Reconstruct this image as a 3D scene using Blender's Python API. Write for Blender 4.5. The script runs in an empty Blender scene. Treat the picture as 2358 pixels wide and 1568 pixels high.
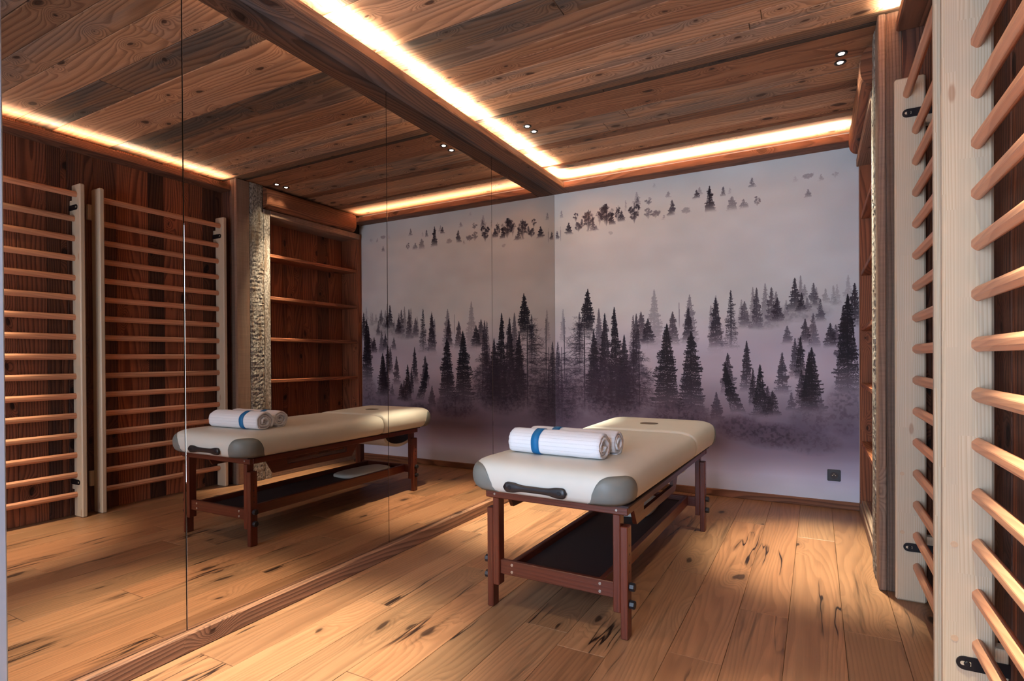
import bpy, bmesh, math, random
import numpy as np
from mathutils import Matrix, Vector
random.seed(7)
sc = bpy.context.scene
COL = sc.collection
R = random.uniform

# ------------------------------------------------------------------ camera
cam = bpy.data.cameras.new('camera')
cam.sensor_width = 36.0
cam.lens = 36.0 * 1277.97 / 2358.0
cam.shift_y = 47.9 / 2358.0
cam.clip_start = 0.02
cam_o = bpy.data.objects.new('camera', cam)
COL.objects.link(cam_o)
cam_o.matrix_world = Matrix(((0.87692834, 0.00287653, 0.48061254, 2.1001),
                             (0.4805838, 0.00721767, -0.8769191, -4.6592),
                             (-0.00599138, 0.99996981, 0.00494696, 1.1),
                             (0, 0, 0, 1)))
sc.camera = cam_o

# ------------------------------------------------------------------ world, exposure
sc.view_settings.view_transform = 'Standard'
sc.view_settings.look = 'None'
sc.view_settings.gamma = 1.0
sc.view_settings.use_curve_mapping = False
sc.view_settings.exposure = 1.15
sc.cycles.use_denoising = True
sc.cycles.max_bounces = 10
sc.cycles.diffuse_bounces = 6
sc.cycles.glossy_bounces = 5
sc.cycles.sample_clamp_indirect = 6.0
world = bpy.data.worlds.new('daylight')
sc.world = world
world.use_nodes = True
world.node_tree.nodes['Background'].inputs[0].default_value = (0.62, 0.77, 1.0, 1)
world.node_tree.nodes['Background'].inputs[1].default_value = 6.5

LED_COL = (1.0, 0.78, 0.56)
LED_W = 9.0          # watts per metre of cove
SPOT_COL = (1.0, 0.92, 0.70)
SPOT_W = 210.0


def area_light(name, loc, direction, sx, sy, power, color, spread=math.pi, xaxis=None):
    l = bpy.data.lights.new(name, 'AREA')
    l.shape = 'RECTANGLE'
    l.size, l.size_y = sx, sy
    l.energy = power
    l.color = color
    l.spread = spread
    o = bpy.data.objects.new(name, l)
    COL.objects.link(o)
    z = -Vector(direction).normalized()
    x = Vector(xaxis).normalized()
    y = z.cross(x).normalized()
    o.matrix_world = Matrix(((x.x, y.x, z.x, loc[0]), (x.y, y.y, z.y, loc[1]), (x.z, y.z, z.z, loc[2]), (0, 0, 0, 1)))
    return o


def cove(name, a, b, inward, w):
    """two throws of one LED tape: a tilted beam skimming the ceiling and a soft upward part"""
    a, b = Vector(a), Vector(b)
    mid, ln = (a + b) / 2, (b - a).length
    d = Vector(inward)
    area_light(name + '_beam', mid, d * 0.72 + Vector((0, 0, 0.69)), ln, 0.010, w * ln * 0.72, LED_COL, math.radians(58), b - a)
    area_light(name + '_glow', mid, d * 0.25 + Vector((0, 0, 1.0)), ln, 0.012, w * ln * 0.28, LED_COL, math.radians(165), b - a)


ZB, ZBT, ZC = 2.597, 2.650, 2.705      # cove beam bottom, top, ceiling
YB = -5.30                              # wall behind the camera
XW = 2.56                               # boarded wall behind the wall bars
cove('cove_left', (0.125, YB + 0.1, 2.658), (0.125, -0.11, 2.658), (1, 0, 0), LED_W)
cove('cove_far', (0.16, -0.113, 2.658), (2.30, -0.113, 2.658), (0, -1, 0), LED_W)
cove('cove_right', (2.458, YB + 0.1, 2.658), (2.458, -1.58, 2.658), (-1, 0, 0), LED_W)

# window portal for the daylight that comes from behind the camera
pl = bpy.data.lights.new('window_portal', 'AREA')
pl.shape = 'RECTANGLE'
pl.size, pl.size_y = 1.5, 2.0
pl.cycles.is_portal = True
po = bpy.data.objects.new('window_portal', pl)
COL.objects.link(po)
po.location = (1.25, YB + 0.02, 1.15)
po.rotation_euler = (math.radians(90), 0, 0)


# ------------------------------------------------------------------ helpers
def lin(c):
    return tuple((v / 255 / 12.92 if v / 255 <= 0.04045 else ((v / 255 + 0.055) / 1.055) ** 2.4) for v in c)


def rgba(c):
    return (*lin(c), 1.0)


def link(o, parent=None, label=None, cat=None, group=None, kind=None):
    COL.objects.link(o)
    if parent is not None:
        o.parent = parent
    for k, v in (('label', label), ('category', cat), ('group', group), ('kind', kind)):
        if v:
            o[k] = v
    return o


def thing(name, label, cat, loc=(0, 0, 0), rz=0.0, group=None):
    o = bpy.data.objects.new(name, None)
    o.empty_display_size = 0.1
    o.location = loc
    o.rotation_euler = (0, 0, rz)
    return link(o, None, label, cat, group)


def uv_box(me, grain, off, scale=1.0):
    g = 'xyz'.index(grain)
    uv = me.uv_layers.new(name='UVMap')
    n = len(me.loops)
    co = np.empty(len(me.vertices) * 3, np.float32)
    me.vertices.foreach_get('co', co)
    co = co.reshape(-1, 3)
    out = np.zeros((n, 2), np.float32)
    for p in me.polygons:
        nm = p.normal
        a = max(range(3), key=lambda i: abs(nm[i]))
        if a != g:
            o = 3 - a - g
            iu, iv, su = g, o, 1.0
        else:
            iu, iv = [i for i in range(3) if i != a]
            su = 0.25
        for li in p.loop_indices:
            c = co[me.loops[li].vertex_index]
            out[li] = (c[iu] * su * scale + off[0], c[iv] * scale + off[1] + 0.31 * a)
    uv.data.foreach_set('uv', out.ravel())


def make(name, verts, faces, mat, parent=None, grain='x', loc=(0, 0, 0), off=None, smooth=False, tone=None, uv=True, **kw):
    me = bpy.data.meshes.new(name)
    me.from_pydata([tuple(v) for v in verts], [], faces)
    me.update()
    if uv:
        uv_box(me, grain, off if off else (R(0, 40), R(0, 40)))
    if smooth:
        me.polygons.foreach_set('use_smooth', [True] * len(me.polygons))
    if mat:
        me.materials.append(mat)
    o = bpy.data.objects.new(name, me)
    o.location = loc
    if tone:
        o.color = (*tone, 1.0) if len(tone) == 3 else tone
    return link(o, parent, **kw)


def chamfer_box(hx, hy, hz, b):
    h = (hx, hy, hz)
    vs, idx = [], {}
    for sx in (-1, 1):
        for sy in (-1, 1):
            for sz in (-1, 1):
                s = (sx, sy, sz)
                for a in range(3):
                    idx[(s, a)] = len(vs)
                    vs.append([s[i] * (h[i] if i == a else h[i] - b) for i in range(3)])
    fs = []

    def add(f):
        c = [sum(vs[i][k] for i in f) / len(f) for k in range(3)]
        p, q, r = (Vector(vs[f[0]]), Vector(vs[f[1]]), Vector(vs[f[2]]))
        n = (q - p).cross(r - q)
        fs.append(f if n.dot(Vector(c)) > 0 else f[::-1])
    for a in range(3):
        o1, o2 = [i for i in range(3) if i != a]
        for s in (-1, 1):
            f = []
            for t1, t2 in ((-1, -1), (1, -1), (1, 1), (-1, 1)):
                k = [0, 0, 0]
                k[a], k[o1], k[o2] = s, t1, t2
                f.append(idx[(tuple(k), a)])
            add(f)
    for a in range(3):
        for c in range(a + 1, 3):
            k3 = 3 - a - c
            for sa in (-1, 1):
                for sc_ in (-1, 1):
                    k = [0, 0, 0]
                    k[a], k[c] = sa, sc_
                    k[k3] = 1
                    p = tuple(k)
                    k[k3] = -1
                    q = tuple(k)
                    add([idx[(p, a)], idx[(p, c)], idx[(q, c)], idx[(q, a)]])
    for sx in (-1, 1):
        for sy in (-1, 1):
            for sz in (-1, 1):
                s = (sx, sy, sz)
                add([idx[(s, 0)], idx[(s, 1)], idx[(s, 2)]])
    return vs, fs


def box(name, x0, x1, y0, y1, z0, z1, mat, grain='x', b=0.002, parent=None, tone=None, rel=True, off=None, **kw):
    """chamfered box; coordinates are world ones unless rel=False (then they are the parent's own)"""
    hx, hy, hz = (x1 - x0) / 2, (y1 - y0) / 2, (z1 - z0) / 2
    b = min(b, hx * 0.8, hy * 0.8, hz * 0.8)
    vs, fs = chamfer_box(hx, hy, hz, b)
    c = Vector(((x0 + x1) / 2, (y0 + y1) / 2, (z0 + z1) / 2))
    if parent is not None and rel:
        c = c - parent.location
    return make(name, vs, fs, mat, parent, grain, c, off, tone=tone, **kw)


def cyl(name, c, axis, r, h, mat, parent=None, n=20, b=0.0, rel=True, smooth=True, r2=None, **kw):
    """solid of revolution, optionally with a chamfer of b, along axis"""
    r2 = r if r2 is None else r2
    prof = [(r - b, -h / 2), (r, -h / 2 + b), (r2, h / 2 - b), (r2 - b, h / 2)] if b else [(r, -h / 2), (r2, h / 2)]
    vs, fs = [], []
    k = len(prof)
    for i in range(n):
        a = 2 * math.pi * i / n
        for (rr, zz) in prof:
            v = (rr * math.cos(a), rr * math.sin(a), zz)
            vs.append({'z': v, 'x': (v[2], v[0], v[1]), 'y': (v[1], v[2], v[0])}[axis])
    for i in range(n):
        j = (i + 1) % n
        for m in range(k - 1):
            fs.append([i * k + m, j * k + m, j * k + m + 1, i * k + m + 1])
    fs.append([i * k for i in range(n)][::-1])
    fs.append([i * k + k - 1 for i in range(n)])
    c = Vector(c)
    if parent is not None and rel:
        c = c - parent.location
    o = make(name, vs, fs, mat, parent, 'z', c, **kw)
    if smooth:
        for p in o.data.polygons:
            p.use_smooth = len(p.vertices) == 4
    return o


# ------------------------------------------------------------------ node materials
class NT:
    def __init__(self, name):
        self.m = bpy.data.materials.new(name)
        self.m.use_nodes = True
        self.t = self.m.node_tree
        self.bsdf = self.t.nodes['Principled BSDF']

    def n(self, typ, **kw):
        x = self.t.nodes.new(typ)
        for k, v in kw.items():
            setattr(x, k, v)
        return x

    def put(self, sock, v):
        if isinstance(v, bpy.types.NodeSocket):
            self.t.links.new(v, sock)
        else:
            sock.default_value = v

    def math(self, op, a, b=0.0, c=0.0, clamp=False):
        x = self.n('ShaderNodeMath', operation=op)
        x.use_clamp = clamp
        self.put(x.inputs[0], a)
        self.put(x.inputs[1], b)
        self.put(x.inputs[2], c)
        return x.outputs[0]

    def ss(self, v, a, b):
        x = self.n('ShaderNodeMapRange', interpolation_type='SMOOTHSTEP')
        self.put(x.inputs[0], v)
        self.put(x.inputs[1], a)
        self.put(x.inputs[2], b)
        return x.outputs[0]

    def uv(self):
        x = self.n('ShaderNodeUVMap')
        x.uv_map = 'UVMap'
        s = self.n('ShaderNodeSeparateXYZ')
        self.t.links.new(x.outputs[0], s.inputs[0])
        return s.outputs[0], s.outputs[1]

    def vec(self, x, y, z=0.0):
        c = self.n('ShaderNodeCombineXYZ')
        for i, v in enumerate((x, y, z)):
            self.put(c.inputs[i], v)
        return c.outputs[0]

    def noise(self, vec, scale=1.0, detail=2.0, rough=0.5, dist=0.0, color=False):
        x = self.n('ShaderNodeTexNoise')
        self.put(x.inputs['Vector'], vec)
        x.inputs['Scale'].default_value = scale
        x.inputs['Detail'].default_value = detail
        x.inputs['Roughness'].default_value = rough
        x.inputs['Distortion'].default_value = dist
        return x.outputs['Color' if color else 'Fac']

    def mix(self, f, a, b, mode='MIX'):
        x = self.n('ShaderNodeMix', data_type='RGBA', blend_type=mode)
        self.put(x.inputs[0], f)
        self.put(x.inputs[6], a)
        self.put(x.inputs[7], b)
        return x.outputs[2]

    def scale(self, col, f):
        x = self.n('ShaderNodeVectorMath', operation='SCALE')
        self.put(x.inputs[0], col if isinstance(col, bpy.types.NodeSocket) else col[:3])
        self.put(x.inputs['Scale'], f)
        return x.outputs[0]

    def bump(self, h, strength, dist):
        x = self.n('ShaderNodeBump')
        x.inputs['Strength'].default_value = strength
        x.inputs['Distance'].default_value = dist
        self.put(x.inputs['Height'], h)
        self.put(self.bsdf.inputs['Normal'], x.outputs[0])

    def out(self, col=None, rough=None, **kw):
        if col is not None:
            self.put(self.bsdf.inputs['Base Color'], col)
        if rough is not None:
            self.put(self.bsdf.inputs['Roughness'], rough)
        for k, v in kw.items():
            self.put(self.bsdf.inputs[k.replace('_', ' ')], v)
        return self.m


def wood(name, light, dark, kv=22.0, kn=8.0, ring=0.6, fiber=0.35, knot=0.5, knotcol=(52, 30, 20), grey=(120, 108, 98),
         greyamt=0.0, red=(1.1, 0.84, 0.74), rough=0.6, bump=0.35, crack=0.0, vary=0.35, sawn=0.0, spec=0.3, kfu=3.4, kfv=6.2, ksz=1.0, streak=0.0):
    """board grain in UV metres: u runs along the grain. Object colour: R brightness, G grey weathering, B reddening"""
    t = NT(name)
    u, v = t.uv()
    oi = t.n('ShaderNodeObjectInfo')
    s = t.n('ShaderNodeSeparateColor')
    t.t.links.new(oi.outputs['Color'], s.inputs[0])
    tone, gre, redn = s.outputs
    warp = t.noise(t.vec(t.math('MULTIPLY', u, 1.6), t.math('MULTIPLY', v, 9.0)), 1.0, 2.0)
    n1 = t.noise(t.vec(t.math('MULTIPLY', u, 0.55), t.math('MULTIPLY', v, 4.5), 3.3), 1.0, 1.5, 0.45)
    # knots
    vo = t.n('ShaderNodeTexVoronoi', voronoi_dimensions='2D')
    w2 = t.math('MULTIPLY', warp, 0.5)
    t.put(vo.inputs['Vector'], t.vec(t.math('MULTIPLY_ADD', u, kfu, w2), t.math('MULTIPLY_ADD', v, kfv, w2)))
    vo.inputs['Scale'].default_value = 1.0
    d = vo.outputs['Distance']
    vc = t.n('ShaderNodeSeparateColor')
    t.t.links.new(vo.outputs['Color'], vc.inputs[0])
    gate = t.math('LESS_THAN', vc.outputs[0], knot)
    size = t.math('MULTIPLY_ADD', vc.outputs[1], 0.12 * ksz, 0.04 * ksz)
    kg = t.math('MULTIPLY', t.math('EXPONENT', t.math('MULTIPLY', t.math('POWER', t.math('MULTIPLY', d, 4.5), 2.0), -1.0)), gate)
    g = t.math('MULTIPLY_ADD', v, kv, t.math('MULTIPLY', n1, kn * 2.0))
    g = t.math('ADD', g, t.math('MULTIPLY', kg, 5.0))
    g = t.math('ADD', g, t.math('MULTIPLY', warp, 1.2))
    fr = t.math('FRACT', g)
    rm = t.math('MULTIPLY', t.ss(fr, 0.25, 0.86), t.math('SUBTRACT', 1.0, t.ss(fr, 0.88, 1.0)))
    fb = t.noise(t.vec(t.math('MULTIPLY', u, 7.0), t.math('MULTIPLY', v, 280.0)), 1.0, 3.0, 0.6)
    fb2 = t.noise(t.vec(t.math('MULTIPLY', u, 1.2), t.math('MULTIPLY', v, 38.0)), 1.0, 3.0, 0.6)
    patch = t.noise(t.vec(t.math('MULTIPLY', u, 0.9), t.math('MULTIPLY', v, 7.0), 8.0), 1.0, 3.0, 0.55)
    col = t.mix(t.math('MULTIPLY', rm, ring), rgba(light), rgba(dark))
    col = t.scale(col, t.math('MULTIPLY_ADD', fb, fiber * 1.6, 1.0 - fiber * 0.8))
    col = t.scale(col, t.math('MULTIPLY_ADD', fb2, vary * 1.8, 1.0 - vary * 0.9))
    col = t.scale(col, t.math('MULTIPLY_ADD', patch, vary * 2.0, 1.0 - vary))
    if streak:
        st = t.noise(t.vec(t.math('MULTIPLY', u, 1.3), t.math('MULTIPLY', v, 24.0), 21.0), 1.0, 3.0, 0.6, 0.6)
        sg = t.ss(t.noise(t.vec(t.math('MULTIPLY', u, 1.1), t.math('MULTIPLY', v, 5.0), 31.0), 1.0, 1.0), 0.42, 0.68)
        sm = t.math('MULTIPLY', t.math('MULTIPLY', t.ss(st, 0.49, 0.70), sg), streak)
        col = t.mix(sm, col, t.scale(col, 0.3))
    if greyamt:
        gm = t.math('MULTIPLY', t.ss(t.math('MULTIPLY_ADD', fb2, 0.35, patch), 0.5, 0.85), greyamt)
        gm = t.math('MULTIPLY', gm, gre, clamp=True)
        gc = t.scale(rgba(grey), t.math('MULTIPLY_ADD', rm, -0.45, t.math('MULTIPLY_ADD', fb, 0.5, 0.8)))
        col = t.mix(gm, col, gc)
    if sawn:
        sw = t.noise(t.vec(t.math('MULTIPLY', u, 95.0), t.math('MULTIPLY', v, 3.0)), 1.0, 2.0)
        col = t.scale(col, t.math('MULTIPLY_ADD', sw, sawn, 1.0 - sawn * 0.5))
    kn_d = t.math('MULTIPLY_ADD', fb2, 0.05, d)
    km = t.math('MULTIPLY', t.math('SUBTRACT', 1.0, t.ss(t.math('DIVIDE', kn_d, size), 0.75, 1.25)), gate)
    halo = t.math('MULTIPLY', t.math('SUBTRACT', 1.0, t.ss(t.math('DIVIDE', kn_d, size), 0.9, 3.2)), gate)
    col = t.mix(t.math('MULTIPLY', halo, 0.4), col, t.scale(col, 0.5))
    col = t.mix(t.math('MULTIPLY', km, 0.85), col, rgba(knotcol))
    h = t.math('MULTIPLY_ADD', rm, 0.5, t.math('MULTIPLY', fb, 0.6))
    if crack:
        nc = t.noise(t.vec(t.math('MULTIPLY', u, 0.75), t.math('MULTIPLY', v, 8.0), 5.0), 1.0, 3.5, 0.5, 0.2)
        cm = t.math('SUBTRACT', 1.0, t.ss(t.math('ABSOLUTE', t.math('SUBTRACT', nc, 0.5)), 0.003, 0.014))
        cg = t.ss(t.noise(t.vec(t.math('MULTIPLY', u, 1.3), t.math('MULTIPLY', v, 4.5), 11.0), 1.0, 1.0), 0.56, 0.66)
        cm = t.math('MULTIPLY', cm, t.math('MULTIPLY', cg, crack))
        ch = t.math('SUBTRACT', 1.0, t.ss(t.math('ABSOLUTE', t.math('SUBTRACT', nc, 0.5)), 0.004, 0.07))
        col = t.mix(t.math('MULTIPLY', t.math('MULTIPLY', ch, cg), 0.45 * crack), col, t.scale(col, 0.5))
        col = t.mix(cm, col, rgba((34, 20, 14)))
        h = t.math('SUBTRACT', h, t.math('MULTIPLY', cm, 2.0))
    col = t.mix(redn, col, t.mix(1.0, col, (*red, 1.0), 'MULTIPLY'))
    col = t.scale(col, tone)
    h = t.math('SUBTRACT', h, t.math('MULTIPLY', km, 0.4))
    t.bump(h, bump, 0.0025)
    return t.out(col, t.math('MULTIPLY_ADD', fb, 0.2, rough - 0.1), Specular_IOR_Level=spec)


def plain(name, c, rough=0.5, metal=0.0, spec=0.5, noise=0.0, nscale=40.0, bump=0.0, emit=None, es=0.0, coat=0.0):
    t = NT(name)
    tc = t.n('ShaderNodeTexCoord')
    n = t.noise(tc.outputs['Object'], nscale, 3.0)
    col = t.scale(rgba(c), t.math('MULTIPLY_ADD', n, noise * 2.0, 1.0 - noise))
    if bump:
        t.bump(n, bump, 0.002)
    t.out(col, rough, Metallic=metal, Specular_IOR_Level=spec, Coat_Weight=coat)
    if emit:
        t.put(t.bsdf.inputs['Emission Color'], (*emit, 1.0))
        t.bsdf.inputs['Emission Strength'].default_value = es
    return t.m


M = {}
M['ceiling'] = wood('reclaimed_ceiling_pine', (180, 134, 98), (110, 70, 46), kv=30, kn=6, ring=0.55, fiber=0.35, knot=0.55, ksz=0.9,
                    grey=(118, 104, 94), greyamt=0.9, rough=0.72, bump=0.45, vary=0.45)
M['beam'] = wood('cove_beam_pine', (140, 100, 76), (80, 52, 38), kv=40, kn=8, ring=0.6, knot=0.2, grey=(92, 80, 76), greyamt=0.8, rough=0.7, bump=0.5)
M['floor'] = wood('oak_floor', (150, 112, 80), (100, 68, 46), kv=38, kn=8, ring=0.3, fiber=0.25, knot=0.6, knotcol=(40, 25, 18), grey=(128, 100, 76),
                  greyamt=0.3, rough=0.42, bump=0.18, crack=1.0, vary=0.34, streak=0.8, spec=0.4, kfu=1.7, kfv=4.2, ksz=0.75)
M['dark_board'] = wood('old_brown_board', (158, 98, 66), (84, 44, 30), kv=45, kn=8, ring=0.7, fiber=0.45, knot=0.3, knotcol=(24, 13, 10),
                       grey=(58, 50, 52), greyamt=0.7, rough=0.7, bump=0.5, sawn=0.22)
M['niche'] = wood('niche_pine', (146, 92, 62), (84, 48, 32), kv=40, kn=9, ring=0.65, fiber=0.35, knot=0.32, knotcol=(34, 17, 11), rough=0.65, bump=0.3)
M['post'] = wood('old_post', (142, 112, 92), (92, 68, 54), kv=80, kn=3, ring=0.3, knot=0.07, grey=(140, 126, 112), greyamt=0.6, rough=0.8, bump=0.6, sawn=0.4)
M['base'] = wood('skirting_pine', (142, 100, 74), (84, 54, 40), kv=34, kn=9, ring=0.7, knot=0.12, rough=0.6, bump=0.3)
M['walnut'] = wood('red_walnut_stain', (94, 43, 27), (60, 24, 14), kv=60, kn=5, ring=0.35, fiber=0.3, knot=0.0, rough=0.36, bump=0.1, vary=0.25, spec=0.5)
M['rung'] = wood('beech_rung', (198, 144, 110), (166, 112, 84), kv=60, kn=6, ring=0.45, fiber=0.25, knot=0.0, rough=0.42, bump=0.08, vary=0.25, spec=0.4)


def hewn_mat():
    t = NT('adzed_grey_timber')
    u, v = t.uv()
    n = t.noise(t.vec(t.math('MULTIPLY', u, 45.0), t.math('MULTIPLY', v, 70.0)), 1.0, 4.0, 0.7)
    n2 = t.noise(t.vec(t.math('MULTIPLY', u, 3.0), t.math('MULTIPLY', v, 18.0)), 1.0, 3.0)
    col = t.mix(t.ss(n, 0.35, 0.65), rgba((84, 78, 72)), rgba((174, 168, 158)))
    col = t.mix(t.ss(n2, 0.45, 0.7), col, rgba((112, 96, 80)))
    oi = t.n('ShaderNodeObjectInfo')
    s = t.n('ShaderNodeSeparateColor')
    t.t.links.new(oi.outputs['Color'], s.inputs[0])
    col = t.scale(col, s.outputs[0])
    t.bump(n, 0.6, 0.004)
    return t.out(col, 0.85, Specular_IOR_Level=0.2)


def pine_mat():
    """glue-laminated pale pine: finger-jointed staves of slightly different tone"""
    t = NT('laminated_pine')
    u, v = t.uv()
    vi = t.math('FLOOR', t.math('DIVIDE', v, 0.036))
    wn = t.n('ShaderNodeTexWhiteNoise', noise_dimensions='1D')
    t.put(wn.inputs['W'], vi)
    ui = t.math('FLOOR', t.math('MULTIPLY_ADD', u, 2.6, t.math('MULTIPLY', wn.outputs['Value'], 5.0)))
    wn2 = t.n('ShaderNodeTexWhiteNoise', noise_dimensions='2D')
    t.put(wn2.inputs['Vector'], t.vec(ui, vi))
    r = wn2.outputs['Value']
    uo = t.math('MULTIPLY_ADD', r, 30.0, u)
    n1 = t.noise(t.vec(t.math('MULTIPLY', uo, 0.5), t.math('MULTIPLY', v, 12.0), r), 1.0, 1.5)
    fr = t.math('FRACT', t.math('MULTIPLY_ADD', v, 140.0, t.math('MULTIPLY', n1, 9.0)))
    rm = t.ss(fr, 0.3, 0.95)
    fb = t.noise(t.vec(t.math('MULTIPLY', uo, 8.0), t.math('MULTIPLY', v, 320.0)), 1.0, 3.0)
    col = t.mix(t.math('MULTIPLY', rm, t.math('MULTIPLY_ADD', r, 0.5, 0.12)), rgba((202, 184, 158)), rgba((172, 142, 108)))
    col = t.scale(col, t.math('MULTIPLY_ADD', r, 0.14, t.math('MULTIPLY_ADD', fb, 0.16, 0.82)))
    vo = t.n('ShaderNodeTexVoronoi', voronoi_dimensions='2D')
    t.put(vo.inputs['Vector'], t.vec(t.math('MULTIPLY', u, 1.5), t.math('MULTIPLY', v, 4.5)))
    vo.inputs['Scale'].default_value = 1.0
    km = t.math('SUBTRACT', 1.0, t.ss(vo.outputs['Distance'], 0.025, 0.05))
    col = t.mix(t.math('MULTIPLY', km, 0.5), col, rgba((150, 96, 60)))
    t.bump(t.math('ADD', fb, t.math('MULTIPLY', rm, 0.3)), 0.08, 0.002)
    return t.out(col, 0.42, Specular_IOR_Level=0.4)


def leather_mat(name, c):
    t = NT(name)
    tc = t.n('ShaderNodeTexCoord')
    vo = t.n('ShaderNodeTexVoronoi')
    t.put(vo.inputs['Vector'], tc.outputs['Object'])
    vo.inputs['Scale'].default_value = 420.0
    n = t.noise(tc.outputs['Object'], 7.0, 2.0)
    col = t.scale(rgba(c), t.math('MULTIPLY_ADD', n, 0.08, 0.96))
    t.bump(t.math('MULTIPLY_ADD', n, 6.0, vo.outputs['Distance']), 0.08, 0.002)
    return t.out(col, 0.46, Specular_IOR_Level=0.4)


def towel_mat(name, c, rib=True):
    t = NT(name)
    u, v = t.uv()
    nz = t.noise(t.vec(t.math('MULTIPLY', u, 420.0), t.math('MULTIPLY', v, 420.0)), 1.0, 2.0)
    w = t.math('FRACT', t.math('MULTIPLY', v, 62.0))
    rb = t.math('MULTIPLY', t.ss(w, 0.0, 0.12), t.math('SUBTRACT', 1.0, t.ss(w, 0.88, 1.0)))
    soft = t.noise(t.vec(t.math('MULTIPLY', u, 18.0), t.math('MULTIPLY', v, 24.0)), 1.0, 2.0)
    col = t.scale(rgba(c), t.math('MULTIPLY_ADD', rb, 0.08, t.math('MULTIPLY_ADD', nz, 0.14, 0.82)))
    t.bump(t.math('ADD', t.math('MULTIPLY_ADD', rb, 0.7, nz), t.math('MULTIPLY', soft, 1.2)), 0.45, 0.004)
    t.out(col, 0.95, Specular_IOR_Level=0.1)
    t.bsdf.inputs['Sheen Weight'].default_value = 0.3
    return t.m


M['plug_wood'] = plain('pine_plug', (196, 164, 132), 0.5, noise=0.12, nscale=120.0)
M['hewn'] = hewn_mat()
M['pine'] = pine_mat()
M['cream'] = leather_mat('cream_vinyl', (204, 203, 194))
M['taupe'] = leather_mat('grey_vinyl', (112, 116, 112))
M['plug'] = leather_mat('taupe_vinyl', (96, 82, 66))
M['towel'] = towel_mat('white_towel', (236, 236, 238))
M['band'] = plain('blue_paper', (0, 104, 160), 0.6, noise=0.03)
M['black'] = plain('black_plastic', (28, 26, 30), 0.4, noise=0.1, bump=0.05)
M['bracket'] = plain('black_steel', (24, 22, 26), 0.42, metal=0.3, noise=0.1)
M['screw'] = plain('zinc_screw', (190, 186, 180), 0.3, metal=0.9)
M['brass'] = plain('brass_pin', (190, 180, 150), 0.3, metal=0.9)
M['outlet'] = plain('anthracite_plastic', (46, 56, 66), 0.5, noise=0.05)
M['socket'] = plain('anthracite_dark', (16, 16, 22), 0.4)
M['shelf'] = plain('charcoal_shelf_panel', (46, 30, 30), 0.7, noise=0.25, nscale=90.0, bump=0.1)
M['lens'] = plain('spot_lens', (255, 250, 235), 0.3, emit=(1.0, 0.96, 0.86), es=14.0)
M['bezel'] = plain('dark_bezel', (38, 30, 26), 0.45, metal=0.4)
M['diffuser'] = plain('led_diffuser', (255, 225, 180), 0.4, emit=LED_COL, es=6.0)
M['alu'] = plain('aluminium', (170, 170, 172), 0.35, metal=0.9)
M['grey_trim'] = plain('grey_painted_trim', (150, 152, 160), 0.5, noise=0.04)
M['plaster'] = plain('plaster', (196, 186, 180), 0.8, noise=0.03)
M['slab'] = plain('dark_batten_ground', (40, 28, 22), 0.9, noise=0.1)
M['mirror'] = plain('smoked_mirror', (196, 184, 176), 0.0, metal=1.0)
M['mirror_edge'] = plain('ground_glass_edge', (150, 160, 165), 0.15, metal=0.7)


def glass_mat():
    t = NT('window_glass')
    tr = t.n('ShaderNodeBsdfTransparent')
    gl = t.n('ShaderNodeBsdfGlossy')
    gl.inputs['Roughness'].default_value = 0.02
    mx = t.n('ShaderNodeMixShader')
    mx.inputs[0].default_value = 0.06
    t.t.links.new(tr.outputs[0], mx.inputs[1])
    t.t.links.new(gl.outputs[0], mx.inputs[2])
    t.t.links.new(mx.outputs[0], t.t.nodes['Material Output'].inputs[0])
    return t.m


M['glass'] = glass_mat()

# ------------------------------------------------------------------ room shell
S = dict(kind='structure')
floor = box('floor', -0.06, 2.72, YB - 0.05, 0.06, -0.08, -0.012, M['slab'], 'y', 0.001, **S)
ceil = box('ceiling', -0.06, 2.72, YB - 0.05, 0.06, 2.73, 2.80, M['slab'], 'x', 0.001, **S)
wl = box('wall_left', -0.09, -0.012, YB, 0.06, 0.0, 2.73, M['slab'], 'z', 0.001, **S)
wf = box('wall_far', -0.09, 2.72, 0.0, 0.08, 0.0, 2.73, M['plaster'], 'z', 0.001, **S)
wr = box('wall_right', XW + 0.022, 2.72, YB, -1.19, 0.0, 2.73, M['slab'], 'z', 0.001, **S)

# floor planks: rows 19.3 cm wide running towards the mural, end joints measured where they show
joints = {1.223: [-2.715, -0.95], 1.030: [-2.61, -1.35], 1.416: [-1.74, -3.3], 1.609: [-2.565, -0.685], 1.802: [-2.06, -3.6],
          1.995: [-0.85, -2.62], 2.195: [-2.07, -3.9], 2.388: [-1.2], 0.837: [-1.9, -3.6], 0.644: [-3.23, -1.1], 0.451: [-2.2, -4.1],
          0.258: [-2.765, -1.05], 0.065: [-1.7, -3.4], -0.128: [-2.6]}
for x0, js in joints.items():
    x1 = 2.195 if x0 == 1.995 else 2.388 if x0 == 2.195 else x0 + 0.193
    ys = sorted([YB, 0.0] + js)
    for a, b in zip(ys[:-1], ys[1:]):
        box('floor_plank', max(x0, -0.01) + 0.0006, min(x1, XW + 0.02) - 0.0006, a + 0.0006, b - 0.0006, -0.0125, R(-0.0006, 0.0002), M['floor'], 'y', 0.0012,
            floor, (R(0.78, 1.16), R(0.2, 1.0), R(0.0, 0.6)))

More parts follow.
